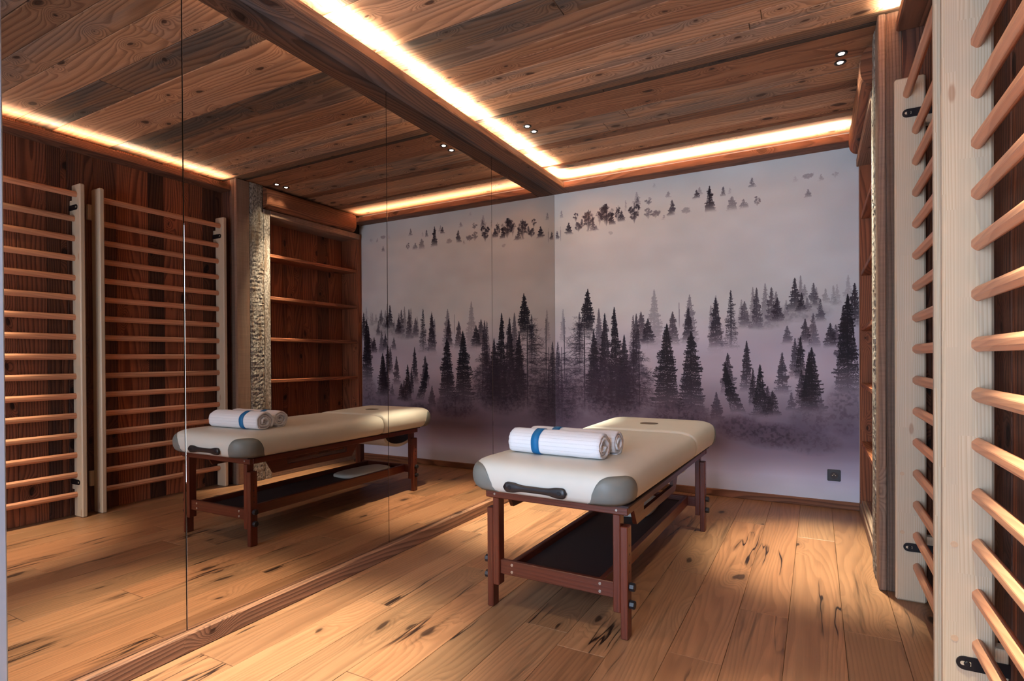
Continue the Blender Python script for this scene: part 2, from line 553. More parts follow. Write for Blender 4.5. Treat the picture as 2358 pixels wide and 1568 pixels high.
# ceiling boards run across the room; widths and tones follow the photograph
rows = [(0.0, -0.35, (1.1, .2, .0)), (-0.35, -0.432, (.5, .0, .9)), (-0.432, -0.60, (.98, .4, .15)), (-0.60, -0.775, (.95, .7, .2)),
        (-0.775, -0.868, (.52, .1, .9)), (-0.868, -1.02, (.95, 1., .0)), (-1.02, -1.155, (.92, 1., .0)), (-1.155, -1.245, (.68, .2, .7)),
        (-1.245, -1.335, (.7, .3, .6)), (-1.335, -1.44, (.66, .2, .6)), (-1.44, -1.475, (.34, 1., .2)), (-1.475, -1.56, (.66, 1., .1)),
        (-1.56, -1.70, (1.12, .8, .0)), (-1.70, -1.757, (1.05, 1., .0)), (-1.757, -1.845, (1.1, .5, .0)), (-1.845, -1.93, (1.05, .9, .0)),
        (-1.93, -2.03, (.74, .3, .5)), (-2.03, -2.12, (.82, .3, .3)), (-2.12, -2.25, (.74, .9, .2)), (-2.25, -2.44, (.62, 1.3, .0)),
        (-2.44, -2.62, (1.05, .4, .1)), (-2.62, -2.80, (1.1, .2, .1)), (-2.80, -3.0, (.72, 1.2, .0)), (-3.0, -3.2, (1.0, .5, .1))]
y = -3.2
while y > YB:
    w = R(0.12, 0.2)
    rows.append((y, max(y - w, YB), (R(.6, 1.1), R(.3, 1.2), R(0, .3))))
    y -= w
for i, (ya, yb, tn) in enumerate(rows):
    z = ZC + R(-0.0015, 0.002)
    if i == 1:
        z = ZC - 0.012
    cut = [0.0, XW] if i < 3 or R(0, 1) < 0.45 else [0.0, R(0.7, 1.9), XW]
    for a, b in zip(cut[:-1], cut[1:]):
        k = R(.93, 1.07)
        box('ceiling_board', a + 0.0008, b - 0.0008, yb + 0.0012, ya - 0.0012, z, 2.731, M['ceiling'], 'x', 0.0025, ceil, (1.22 * tn[0] ** 1.7 * k, tn[1], tn[2]))

# boarded wall behind the wall bars
cuts = [-1.19, -1.547, -1.60, -1.72, -1.84, -2.05, -2.17, -2.40, -2.55, -2.715, -2.755, -2.835, -3.0, -3.16, -3.3, -3.42, -3.6, -3.72, -3.9, -4.02, -4.2, -4.33, -4.5, -4.7,
        -4.82, -5.0, -5.15, YB]
tones = [(.6, .5, .2), (.42, 1., 0), (.45, 1., .0), (.8, .2, .3), (.95, .0, .45), (.34, 1., .0), (1.0, .0, .5), (.62, .7, .2), (.55, 1., .0), (.6, .6, .2), (.42, 1., .1), (.75, .4, .3), (.82, .2, .3)]
for i, (ya, yb) in enumerate(zip(cuts[:-1], cuts[1:])):
    tn = tones[i] if i < len(tones) else (R(.45, .95), R(0, 1), R(0, .5))
    box('wall_board', XW - R(0, .003), XW + 0.023, yb + 0.001, ya - 0.001, 0.0, 2.72, M['dark_board'], 'z', 0.002, wr, tn)

# wall behind the camera with its glazed door, where the daylight comes from
wb = box('wall_back', -0.09, 0.5, YB - 0.08, YB, 0.0, 2.73, M['plaster'], 'z', 0.001, **S)
box('lintel_panel', 0.5, 2.0, YB - 0.08, YB, 2.15, 2.73, M['plaster'], 'z', 0.001, wb)
box('side_panel', 2.0, 2.72, YB - 0.08, YB, 0.0, 2.73, M['plaster'], 'z', 0.001, wb)
box('sill_panel', 0.5, 2.0, YB - 0.08, YB, 0.0, 0.15, M['plaster'], 'z', 0.001, wb)
win = box('window_1', 0.5, 0.56, YB - 0.06, YB - 0.005, 0.15, 2.15, M['base'], 'z', 0.003, **S)
box('frame_stile', 1.94, 2.0, YB - 0.06, YB - 0.005, 0.15, 2.15, M['base'], 'z', 0.003, win)
box('frame_stile', 1.22, 1.28, YB - 0.06, YB - 0.005, 0.21, 2.09, M['base'], 'z', 0.003, win)
box('frame_rail', 0.56, 1.94, YB - 0.06, YB - 0.005, 0.15, 0.21, M['base'], 'x', 0.003, win)
box('frame_rail', 0.56, 1.94, YB - 0.06, YB - 0.005, 2.09, 2.15, M['base'], 'x', 0.003, win)
for a, b in ((0.56, 1.22), (1.28, 1.94)):
    box('pane', a, b, YB - 0.034, YB - 0.03, 0.21, 2.09, M['glass'], 'z', 0.0005, win)


def beam(name, axis, a, b, c0, c1, z0, z1, inner, mat, tone, seg=46, **kw):
    """long squared timber with a slightly waney lower arris on its inner side"""
    rnd = random.Random(name)
    vs, fs = [], []
    j = 0.0
    for i in range(seg + 1):
        t = a + (b - a) * i / seg
        j = j * 0.6 + rnd.uniform(-0.0022, 0.0022)
        k = 0.003 + abs(j)
        e, w = (c1, -1) if inner > 0 else (c0, 1)
        o = c0 if inner > 0 else c1
        pts = [(o, z0), (e + w * k * 1.5, z0), (e, z0 + k * 1.2), (e, z1 - 0.002), (e + w * 0.002, z1), (o, z1)]
        for (c, z) in pts:
            vs.append((c, t, z) if axis == 'y' else (t, c, z))
    for i in range(seg):
        for m in range(6):
            n = (m + 1) % 6
            fs.append([i * 6 + m, i * 6 + n, i * 6 + 6 + n, i * 6 + 6 + m])
    fs.append(list(range(6)))
    fs.append([seg * 6 + m for m in range(6)][::-1])
    me = bpy.data.meshes.new(name)
    me.from_pydata(vs, [], fs)
    bm = bmesh.new()
    bm.from_mesh(me)
    bmesh.ops.recalc_face_normals(bm, faces=bm.faces)
    bm.to_mesh(me)
    bm.free()
    me.update()
    uv_box(me, axis, (R(0, 40), R(0, 40)))
    me.materials.append(mat)
    o = bpy.data.objects.new(name, me)
    o.color = (*tone, 1)
    return link(o, **kw)


beam('trim_1', 'y', YB, 0.0, -0.012, 0.155, ZB, ZBT, 1, M['beam'], (.85, 1.3, .0), **S)
beam('trim_2', 'x', 0.155, 2.369, -0.143, 0.0, ZB, ZBT, -1, M['beam'], (.95, .5, .2), seg=24, **S)
beam('trim_3', 'y', YB, -1.547, 2.429, XW, ZB, ZBT, -1, M['beam'], (.8, .4, .4), **S)
box('baseboard_left', -0.012, 0.030, -3.97, 0.0, 0.0, 0.0715, M['base'], 'y', 0.004, tone=(.9, 0, .0), **S)
box('baseboard_far', 0.030, 2.369, -0.022, 0.0, 0.0, 0.055, M['base'], 'x', 0.003, tone=(.95, 0, .3), **S)
box('baseboard_left', -0.012, 0.010, YB, -3.97, 0.0, 0.0715, M['base'], 'y', 0.004, tone=(.9, 0, .2), **S)
box('trim_4', -0.012, 0.012, -3.985, -3.945, 0.072, ZB, M['grey_trim'], 'z', 0.004, **S)

# LED tapes in the coves
def led(name_lab, x0, x1, y0, y1, axis):
    t = thing('led_strip', name_lab, 'light strip', ((x0 + x1) / 2, (y0 + y1) / 2, ZBT), 0, 'warm light strips in the ceiling coves')
    box('profile', x0, x1, y0, y1, ZBT, ZBT + 0.005, M['alu'], axis, 0.001, t)
    if axis == 'y':
        box('diffuser', x0 + .003, x1 - .003, y0, y1, ZBT + .005, ZBT + .0075, M['diffuser'], axis, 0.001, t)
    else:
        box('diffuser', x0, x1, y0 + .003, y1 - .003, ZBT + .005, ZBT + .0075, M['diffuser'], axis, 0.001, t)


led('warm light strip on the beam above the mirrors', 0.08, 0.10, YB + .05, -0.16, 'y')
led('warm light strip on the beam above the forest mural', 0.16, 2.36, -0.095, -0.075, 'x')
led('warm light strip on the beam above the wall bars', 2.485, 2.505, YB + .05, -1.56, 'y')

# ------------------------------------------------------------------ mirrors
mirr = [(-3.943, -3.412, 'narrow mirror panel nearest the camera, left end of the mirror wall'),
        (-3.408, -2.273, 'smoked mirror panel reflecting the wall bars and the near end of the massage table'),
        (-2.269, -1.129, 'smoked mirror panel reflecting the head of the massage table and shelf edge'),
        (-1.125, -0.002, 'smoked mirror panel next to the mural in the corner')]
for a, b, lab in mirr:
    t = thing('mirror_panel', lab, 'mirror', (0, (a + b) / 2, 0.0725), 0, 'mirror panels along the left wall')
    box('mirror_glass', -0.006, 0.0, a, b, 0.0735, ZB - 0.001, M['mirror'], 'z', 0.0004, t)
    box('backing_sheet', -0.0105, -0.0062, a + .002, b - .002, 0.075, ZB - 0.003, M['socket'], 'z', 0.0005, t)

# ------------------------------------------------------------------ mural (flat print) painted procedurally into an image
TREES = [(0.91,1.67,1.171,0.066,0.3,'c',0),(1.197,1.608,1.201,0.062,0.45,'c',0),(0.08,1.546,1.24,0.03,0.28,'c',0),(1.4,1.592,1.131,0.055,0.25,'c',0),(1.672,1.637,1.364,0.026,0.4,'c',0),(1.758,1.66,1.399,0.028,0.42,'c',0),(1.834,1.594,1.396,0.03,0.45,'c',0),(1.902,1.526,1.402,0.019,0.32,'c',0),(1.999,1.702,1.507,0.021,0.38,'c',0),(2.026,1.636,1.514,0.019,0.35,'c',0),(2.16,1.596,1.489,0.022,0.28,'c',0),(2.21,1.615,1.469,0.021,0.24,'c',0),(2.233,1.622,1.468,0.021,0.2,'c',0),(2.302,1.683,1.499,0.025,0.2,'c',0),(1.589,1.548,1.386,0.022,0.35,'c',0),(2.102,1.609,1.474,0.02,0.35,'c',0),(1.611,1.533,1.329,0.042,0.6,'c',0),(1.698,1.631,1.317,0.04,0.72,'c',0),(1.802,1.629,1.36,0.036,0.66,'c',0),(1.842,1.548,1.368,0.038,0.76,'c',0),(1.96,1.687,1.436,0.04,0.82,'c',0),(2.005,1.575,1.434,0.029,0.82,'c',0),(2.084,1.641,1.466,0.029,0.62,'c',0),(2.127,1.522,1.357,0.025,0.6,'c',0),(2.042,1.536,1.45,0.02,0.5,'c',0),(1.399,1.573,1.18,0.057,0.86,'c',0),(1.511,1.624,1.169,0.053,0.84,'s',0),(1.362,1.512,1.259,0.02,0.4,'c',0),(1.908,1.333,1.2,0.035,0.6,'c',0),(2.028,1.379,1.198,0.036,0.76,'c',0),(2.081,1.417,1.17,0.033,0.56,'c',0),(2.19,1.341,1.168,0.04,0.82,'c',0),(2.225,1.331,1.185,0.03,0.62,'c',0),(1.961,1.236,0.935,0.037,0.7,'c',0),(1.874,1.132,0.823,0.046,0.76,'c',0),(1.996,1.248,0.935,0.038,0.9,'c',0),(1.625,1.224,0.836,0.045,0.86,'c',0),(1.67,1.011,0.723,0.031,0.86,'c',0),(1.401,0.821,0.597,0.048,0.6,'c',0),(2.003,1.003,0.772,0.037,0.76,'c',0),(1.935,0.834,0.696,0.029,0.5,'c',0),(1.487,1.131,0.813,0.056,0.8,'c',0),(1.468,1.049,0.668,0.056,0.96,'c',0.104),(1.72,1.039,0.641,0.055,0.96,'c',0),(1.806,0.84,0.654,0.053,0.8,'c',0),(1.773,0.876,0.652,0.042,0.7,'c',0),(2.053,1.134,0.71,0.055,0.9,'c',0),(2.07,1.166,0.693,0.079,0.92,'c',0),(2.342,1.623,1.314,0.045,0.86,'c',0),(2.271,1.466,1.026,0.045,0.85,'c',0),(2.299,1.548,0.833,0.083,0.98,'c',0),(0.797,1.489,1.208,0.056,0.7,'c',0),(0.855,1.429,1.216,0.055,0.86,'c',0),(1.061,1.477,1.204,0.054,0.72,'c',0),(1.186,1.506,1.236,0.045,0.82,'c',0),(0.422,1.534,0.955,0.058,0.6,'c',0),(0.373,1.346,0.693,0.072,0.9,'c',0),(0.476,1.49,0.66,0.079,0.9,'c',0),(0.65,1.297,0.657,0.074,0.88,'c',0),(0.729,1.461,0.642,0.077,0.7,'s',0),(0.756,1.473,0.958,0.054,0.75,'c',0),(0.09,1.46,0.856,0.004,0.8,'t',0),(0.026,1.25,0.585,0.073,0.75,'s',0),(0.063,1.201,0.49,0.104,0.75,'b',0),(0.32,1.712,1.291,0.071,0.98,'c',-0.022),(0.284,1.518,0.624,0.148,0.9,'b',0),(0.239,1.51,0.953,0.06,0.7,'s',0),(0.562,1.541,0.608,0.086,0.96,'c',0.047),(0.778,1.173,0.662,0.099,0.85,'b',0),(1.013,1.379,0.654,0.111,0.98,'c',0),(1.208,1.312,0.662,0.108,0.95,'c',0),(1.114,1.548,1.341,0.003,0.4,'t',0),(0.765,2.508,2.412,0.028,0.25,'c',0),(1.279,2.469,2.41,0.02,0.3,'c',0),(1.03,2.474,2.424,0.018,0.32,'c',0),(0.07,2.442,2.375,0.015,0.32,'c',0),(0.669,2.448,2.357,0.009,0.3,'c',0),(0.915,2.563,2.524,0.012,0.16,'c',0),(0.141,2.324,2.222,0.031,0.86,'c',0),(0.209,2.403,2.322,0.026,0.72,'r',0),(0.235,2.319,2.23,0.039,0.76,'r',0),(0.267,2.345,2.273,0.017,0.7,'c',0),(0.33,2.413,2.231,0.053,0.82,'r',0),(0.37,2.337,2.226,0.021,0.7,'c',0),(0.496,2.443,2.252,0.067,0.9,'r',0),(0.435,2.423,2.259,0.031,0.45,'r',0),(0.544,2.362,2.258,0.026,0.86,'c',0),(0.601,2.417,2.274,0.028,0.86,'r',0),(0.631,2.367,2.276,0.026,0.8,'c',0),(0.771,2.462,2.4,0.02,0.5,'c',0),(0.744,2.417,2.245,0.048,0.86,'r',0),(0.867,2.448,2.381,0.028,0.5,'r',0),(0.864,2.364,2.264,0.034,0.5,'r',0),(0.925,2.334,2.267,0.04,0.52,'r',0),(1.06,2.398,2.272,0.028,0.76,'c',0),(1.256,2.451,2.386,0.023,0.74,'c',0),(1.356,2.467,2.266,0.036,0.92,'c',0),(1.174,2.322,2.268,0.038,0.3,'r',0),(0.026,2.26,2.187,0.017,0.7,'c',0),(0.398,2.27,2.229,0.021,0.6,'c',0),(0.323,2.249,2.22,0.011,0.4,'c',0),(0.531,2.201,2.167,0.024,0.2,'r',0),(0.994,2.286,2.247,0.01,0.35,'c',0),(0.059,2.298,2.165,0.001,0.4,'t',0),(1.459,2.447,2.374,0.017,0.6,'c',0),(1.523,2.359,2.255,0.041,0.42,'c',0),(1.607,2.326,2.259,0.026,0.42,'c',0),(1.668,2.482,2.41,0.02,0.52,'c',0),(1.705,2.335,2.261,0.026,0.48,'r',0),(2.05,2.336,2.278,0.019,0.42,'c',0),(2.055,2.449,2.409,0.036,0.3,'r',0),(2.134,2.433,2.387,0.014,0.22,'c',0),(2.224,2.44,2.392,0.021,0.18,'r',0),(1.965,2.448,2.404,0.013,0.13,'c',0),(1.508,2.429,2.382,0.011,0.22,'c',0)]
MW, MZ0, MZ1 = 2.369, 0.050, 2.599


def paint_mural():
    rng = np.random.default_rng(11)
    W, H = 1240, 1334
    px = W / MW                                     # pixels per metre
    zz = np.linspace(MZ0, MZ1, H)[:, None]          # row 0 = bottom, as Blender stores images
    xx = np.linspace(0, MW, W)[None, :]

    def smooth(a, n):
        k = np.ones(n) / n
        for _ in range(2):
            a = np.apply_along_axis(lambda r: np.convolve(np.pad(r, n // 2, 'edge'), k, 'valid')[:r.size], 0, a)
            a = np.apply_along_axis(lambda r: np.convolve(np.pad(r, n // 2, 'edge'), k, 'valid')[:r.size], 1, a)
        return a

    def cloud(nx, ny):
        g = rng.random((ny, nx))
        yi = np.linspace(0, ny - 1.001, H)
        xi = np.linspace(0, nx - 1.001, W)
        y0, x0 = yi.astype(int), xi.astype(int)
        fy, fx = (yi - y0)[:, None], (xi - x0)[None, :]
        fy, fx = fy * fy * (3 - 2 * fy), fx * fx * (3 - 2 * fx)
        return (g[np.ix_(y0, x0)] * (1 - fy) * (1 - fx) + g[np.ix_(y0 + 1, x0)] * fy * (1 - fx)
                + g[np.ix_(y0, x0 + 1)] * (1 - fy) * fx + g[np.ix_(y0 + 1, x0 + 1)] * fy * fx)
    # sRGB background by height, left and right edge; right edge cooler, a little darker at some heights
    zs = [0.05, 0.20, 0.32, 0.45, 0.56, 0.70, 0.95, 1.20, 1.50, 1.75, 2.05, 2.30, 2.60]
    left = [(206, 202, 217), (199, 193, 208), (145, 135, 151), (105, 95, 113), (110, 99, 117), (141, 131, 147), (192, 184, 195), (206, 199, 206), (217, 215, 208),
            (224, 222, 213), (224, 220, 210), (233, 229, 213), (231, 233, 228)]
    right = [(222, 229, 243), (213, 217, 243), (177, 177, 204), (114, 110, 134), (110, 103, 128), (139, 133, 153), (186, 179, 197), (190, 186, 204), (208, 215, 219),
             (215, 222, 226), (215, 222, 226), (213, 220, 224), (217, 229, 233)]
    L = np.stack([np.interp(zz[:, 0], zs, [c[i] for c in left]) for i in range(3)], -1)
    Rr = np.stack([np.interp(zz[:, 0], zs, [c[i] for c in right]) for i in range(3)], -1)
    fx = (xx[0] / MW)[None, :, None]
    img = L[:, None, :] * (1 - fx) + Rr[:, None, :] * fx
    cl = (cloud(7, 12) - .5) * 14 + (cloud(18, 30) - .5) * 8
    img = img + cl[..., None]
    ink = np.array([20.0, 16.0, 26.0])

    def stamp(A, X, Y, val, r):
        X = np.round(X).astype(int)
        Y = np.round(Y).astype(int)
        val = np.broadcast_to(val, X.shape)
        for dx in range(-r, r + 1):
            for dy in range(-r, r + 1):
                q = dx * dx + dy * dy
                if q > r * r + 0.5:
                    continue
                w = 1.0 if q <= max(1, (r - 1) ** 2) else 0.6
                a, b = X + dx, Y + dy
                ok = (a >= 0) & (a < W) & (b >= 0) & (b < H)
                np.maximum.at(A, (b[ok], a[ok]), (val * w)[ok])

    def tree(A, x, z, zb, hw, kind, lean):
        X0, Yt, Yb, hwp = x * px, (z - MZ0) * px, (zb - MZ0) * px, max(1.0, hw * px * (1.4 if kind in 'cs' else 1.3))
        hgt = Yt - Yb
        trunk = np.linspace(0, 1, max(4, int(hgt)))
        lx = lean * px * trunk ** 1.6
        stamp(A, X0 + lx, Yt - trunk * hgt, 1.0, 1 if hgt > 90 else 0)
        if kind in 'tbs':
            stamp(A, X0 + lx[len(lx) // 4:] + 1, Yt - trunk[len(lx) // 4:] * hgt, 1.0, 1 if kind == 't' else 2 if hgt > 200 else 1)
        if kind == 't':
            return
        if kind in 'cs':
            step = 4.2 if hgt > 150 else 3.0 if hgt > 60 else 2.2
            if kind == 's':
                step *= 1.35
            for side in (-1, 1):
                n = int(hgt / step)
                t = np.sort(rng.random(n)) * .985 + .012
                kx = rng.uniform(.62, 1.12, 10)
                env = hwp * t ** 0.72 * np.interp(t * 9, np.arange(10), kx) * rng.uniform(0.45, 1.1, n) + 1.6
                for tt, e in zip(t, env):
                    m = max(3, int(e * 1.6))
                    q = np.linspace(0, 1, m)
                    up = rng.uniform(.18, .5)
                    bx = X0 + lean * px * tt ** 1.6 + side * e * q + rng.normal(0, .5, m)
                    by = Yt - tt * hgt - e * (up * q - up * .75 * q ** 2.2) + rng.normal(0, .8, m)
                    keep = rng.random(m) < (.93 if kind == 'c' else .72)
                    stamp(A, bx[keep], by[keep], 0.97, 1 if e > 9 and kind == 'c' else 0)
                    if e > 12:
                        f = rng.random(m) < .5
                        stamp(A, bx[f], by[f] - rng.uniform(1, 4.5, f.sum()), 0.85, 1 if rng.random() < .5 else 0)
                # ragged dark core
                m = int(hgt * hwp / (9 if kind == 'c' else 22))
                tt = rng.random(m) ** .75
                ee = rng.random(m) ** 1.2 * hwp * .72 * tt ** .8
                stamp(A, X0 + lean * px * tt ** 1.6 + side * ee, Yt - tt * hgt - ee * .2, 0.95, 1 if hwp > 10 else 0)
        elif kind == 'r':
            nc = max(9, int(hwp * 1.1))
            for _ in range(nc):
                a0, rr = rng.uniform(0, 6.28), rng.random() ** .5
                cx, cy = X0 + math.cos(a0) * rr * hwp * .72, Yt - hgt * .40 + math.sin(a0) * rr * hgt * .36
                m = int(10 + hwp * 1.6)
                sg = max(1.3, hwp * .085)
                stamp(A, cx + rng.normal(0, sg, m), np.minimum(cy + rng.normal(0, sg * .9, m), Yt), rng.uniform(.55, .98, m), 1 if hwp > 16 and rng.random() < .4 else 0)
                n = max(5, int(hgt * .6))
                q = np.linspace(0, 1, n)
                stamp(A, X0 + (cx - X0) * q ** 1.3 + np.cumsum(rng.normal(0, .25, n)), Yt - hgt + (cy - Yt + hgt) * q, .55, 0)
        else:
            for _ in range(int(44 + hgt * .26)):
                t0, sd = rng.uniform(.06, .97), rng.choice([-1, 1])
                ln = rng.uniform(.35, 1.0) * hwp * min(1, .35 + 1.6 * t0)
                n = max(8, int(ln * 1.5))
                q = np.linspace(0, 1, n)
                ris = rng.uniform(-.15, .55)
                cx = X0 + lean * px * t0 + sd * ln * q + np.cumsum(rng.normal(0, .4, n))
                cy = Yt - t0 * hgt + ln * (ris * q - .35 * q ** 2) + np.cumsum(rng.normal(0, .45, n))
                stamp(A, cx, cy, 0.9, 0)
                for _ in range(4):
                    j = rng.integers(n // 3, n)
                    k = max(5, int(ln * .35))
                    w = np.linspace(0, 1, k)
                    an = rng.uniform(-1.3, 1.3)
                    stamp(A, cx[j] + sd * math.cos(an) * k * w + np.cumsum(rng.normal(0, .4, k)), cy[j] + math.sin(an) * k * w + np.cumsum(rng.normal(0, .4, k)), .75, 0)
                m = n
                p = rng.integers(n // 4, n, m)
                stamp(A, cx[p] + rng.normal(0, 3.5, m), cy[p] + rng.normal(0, 3.5, m), rng.uniform(.35, .85, m), 0)

    def lay(A, dark, top, base):
        fade = 1 - np.clip((top - zz) / max(top - base, .01), 0, 1) ** 4.5 * 0.92
        a = (A * dark * fade)[..., None]
        return a
    under = [(0.55, 0.84, 0.36, 0.27, 0.85), (0.12, 0.80, 0.2, 0.3, 0.5), (1.10, 0.62, 0.26, 0.13, 0.5), (1.80, 0.50, 0.22, 0.10, 0.62), (2.06, 0.46, 0.2, 0.09, 0.35), (1.57, 0.55, 0.17, 0.1, 0.5),
             (0.05, 0.7, 0.15, 0.25, 0.35), (2.28, 0.72, 0.12, 0.2, 0.35), (2.06, 0.62, 0.14, 0.12, 0.3), (1.74, 1.38, 0.2, 0.07, 0.22), (2.0, 1.43, 0.2, .07, .22)]
    tex = cloud(110, 120) * .6 + cloud(260, 280) * .4
    for i, (x, z, zb, hw, dk, kind, lean) in enumerate(TREES):
        A = np.zeros((H, W), np.float32)
        tree(A, x, z, zb, hw, kind, lean)
        c = ink + (1 - dk) * np.array([34., 28., 38.])
        a = lay(A, min(1, dk * 1.02), z, zb)
        img = img * (1 - a) + c * a
        if i == 72:                                  # brush and undergrowth in front of the far trees
            for (bx, bz, rx, rz, k) in under:
                m = np.clip(1.25 - ((xx - bx) / rx) ** 2 - ((zz - bz) / rz) ** 2, 0, 1)
                a = (m * k * (0.62 + 0.8 * np.clip((tex - .42) * 4, 0, 1) * tex))[..., None]
                a = np.clip(a, 0, .92)
                img = img * (1 - a) + np.array([50., 40., 56.]) * a
    mist = np.clip(1 - np.abs(zz - 0.36) / 0.22, 0, 1) * (.35 + .5 * cloud(9, 20))
    a = (mist * .45)[..., None]
    img = img * (1 - a) + np.array([124., 104., 124.]) * a
    img = np.clip(img, 0, 255) / 255.0
    buf = np.ones((H, W, 4), np.float32)
    buf[..., :3] = img
    im = bpy.data.images.new('forest_print', W, H)
    im.colorspace_settings.name = 'sRGB'
    im.pixels.foreach_set(buf.ravel())
    im.update()
    im.pack()
    return im


def mural():
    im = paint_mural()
    t = NT('mural_print')
    tx = t.n('ShaderNodeTexImage')
    tx.image = im
    tx.extension = 'EXTEND'
    um = t.n('ShaderNodeUVMap')
    um.uv_map = 'UVMap'
    t.t.links.new(um.outputs[0], tx.inputs[0])
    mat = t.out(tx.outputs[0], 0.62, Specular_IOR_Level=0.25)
    # two drops of thin wallpaper would hardly show: one sheet, 1.5 mm thick
    x0, x1, y0, y1 = 0.001, MW - 0.001, -0.0030, -0.0012
    vs = [(x0, y0, MZ0), (x1, y0, MZ0), (x1, y0, MZ1), (x0, y0, MZ1), (x0, y1, MZ0), (x1, y1, MZ0), (x1, y1, MZ1), (x0, y1, MZ1)]
    fs = [[0, 1, 2, 3], [5, 4, 7, 6], [4, 0, 3, 7], [1, 5, 6, 2], [3, 2, 6, 7], [4, 5, 1, 0]]
    me = bpy.data.meshes.new('mural')
    me.from_pydata(vs, [], fs)
    uv = me.uv_layers.new(name='UVMap')
    for lp in me.loops:
        v = vs[lp.vertex_index]
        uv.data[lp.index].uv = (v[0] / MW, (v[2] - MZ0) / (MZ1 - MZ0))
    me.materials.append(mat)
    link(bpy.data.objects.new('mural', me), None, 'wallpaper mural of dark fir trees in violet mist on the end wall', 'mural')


mural()

# ------------------------------------------------------------------ old timber post beside the shelf niche
post = thing('timber_post', 'tall weathered timber post of rough-hewn beams between wall bars and shelf niche', 'post', (2.40, -1.38, 0))
box('timber', 2.357, 2.388, -1.545, -1.414, 0, 2.70, M['post'], 'z', 0.005, post, (.92, .9, .1))
box('timber', 2.389, 2.452, -1.540, -1.414, 0, 2.70, M['post'], 'z', 0.004, post, (.5, 1., .1))
box('backing_board', 2.452, XW - 0.001, -1.540, -1.515, 0, 2.70, M['dark_board'], 'z', 0.003, post, (.6, .9, .1))
box('edge_board', 2.357, 2.40, -1.268, -1.200, 0, 2.492, M['hewn'], 'z', 0.003, post, (1.15, .8, 0))


def hewn(name, x0, x1, y0, y1, z0, z1, mat, parent, amp, tone, ny=9, nz=240):
    rnd = np.random.default_rng(5)
    vs, fs = [], []
    ys, zs_ = np.linspace(y0, y1, ny), np.linspace(z0, z1, nz)
    nse = rnd.normal(0, 1, (nz, ny))
    nse = (nse + np.roll(nse, 1, 0) * .7) * amp
    band = np.sin(np.arange(nz) * 1.9 + rnd.normal(0, .6, nz))[:, None] * amp * .8
    for i, z in enumerate(zs_):
        for j, yv in enumerate(ys):
            e = 0.006 if j in (0, ny - 1) else 0.0
            vs.append((x0 + e + nse[i, j] + band[i, 0], yv, z))
    for i in range(nz - 1):
        for j in range(ny - 1):
            a = i * ny + j
            fs.append([a, a + ny, a + ny + 1, a + 1])
    n = len(vs)
    vs += [(x1, y0, z0), (x1, y1, z0), (x1, y1, z1), (x1, y0, z1)]
    fs.append([n, n + 3] + [i * ny for i in range(nz)][::-1])
    fs.append([n + 1] + [i * ny + ny - 1 for i in range(nz)] + [n + 2])
    fs.append([n, n + 1, n + 2, n + 3])
    vs = [(v[0] - parent.location.x, v[1] - parent.location.y, v[2]) for v in vs]
    return make(name, vs, fs, mat, parent, 'z', tone=tone)


hewn('hewn_timber', 2.354, 2.45, -1.412, -1.270, 0.0, 2.70, M['hewn'], post, 0.0007, (.95, 0, 0))

# ------------------------------------------------------------------ shelf niche
sh = thing('bookshelf', 'empty built-in wooden bookshelf recessed beside the mural', 'shelf', (2.49, -0.6, 0))
XB = 2.615
nb = [-1.20, -0.995, -0.86, -0.808, -0.713, -0.615, -0.502, -0.409, -0.252, -0.062]
nt = [(.9, 0, .3), (.95, 0, .4), (.8, 0, .2), (1.0, 0, .3), (.85, 0, .3), (.95, 0, .4), (1.0, 0, .4), (.55, 0, .1), (1.0, 0, .4)]
for (a, b, tn) in zip(nb[:-1], nb[1:], nt):
    box('back_board', XB, XB + 0.02, a + .0008, b - .0008, 0.0, 2.5, M['niche'], 'z', 0.0015, sh, tn)
box('side_panel', 2.371, XB, -0.062, -0.002, 0.0, 2.50, M['niche'], 'z', 0.003, sh, (1.0, 0, .35))
box('side_panel', 2.405, XB, -1.225, -1.200, 0.0, 2.50, M['niche'], 'z', 0.003, sh, (.8, 0, .3))
for z in (2.093, 1.696, 1.308, 0.915, 0.505):
    box('shelf_board', 2.378, XB - .001, -1.198, -0.064, z - 0.030, z, M['niche'], 'y', 0.003, sh, (1.1, 0, .2))
box('bottom_board', 2.378, XB - .001, -1.198, -0.064, 0.058, 0.088, M['post'], 'y', 0.003, sh, (1.1, 1, 0))
box('plinth_board', 2.368, 2.378, -1.198, -0.004, 0.0, 0.062, M['post'], 'y', 0.002, sh, (1.0, 1, 0))
box('head_board', 2.352, XB - .001, -1.198, -0.045, 2.437, 2.492, M['post'], 'y', 0.004, sh, (1.1, .8, .1))
box('wall_right', XB + 0.021, 2.72, -1.19, 0.0, 0.0, 2.73, M['slab'], 'z', 0.001, **S)
box('trim_5', 2.40, 2.64, -1.195, 0.0, 2.505, 2.73, M['slab'], 'z', 0.001, **S)

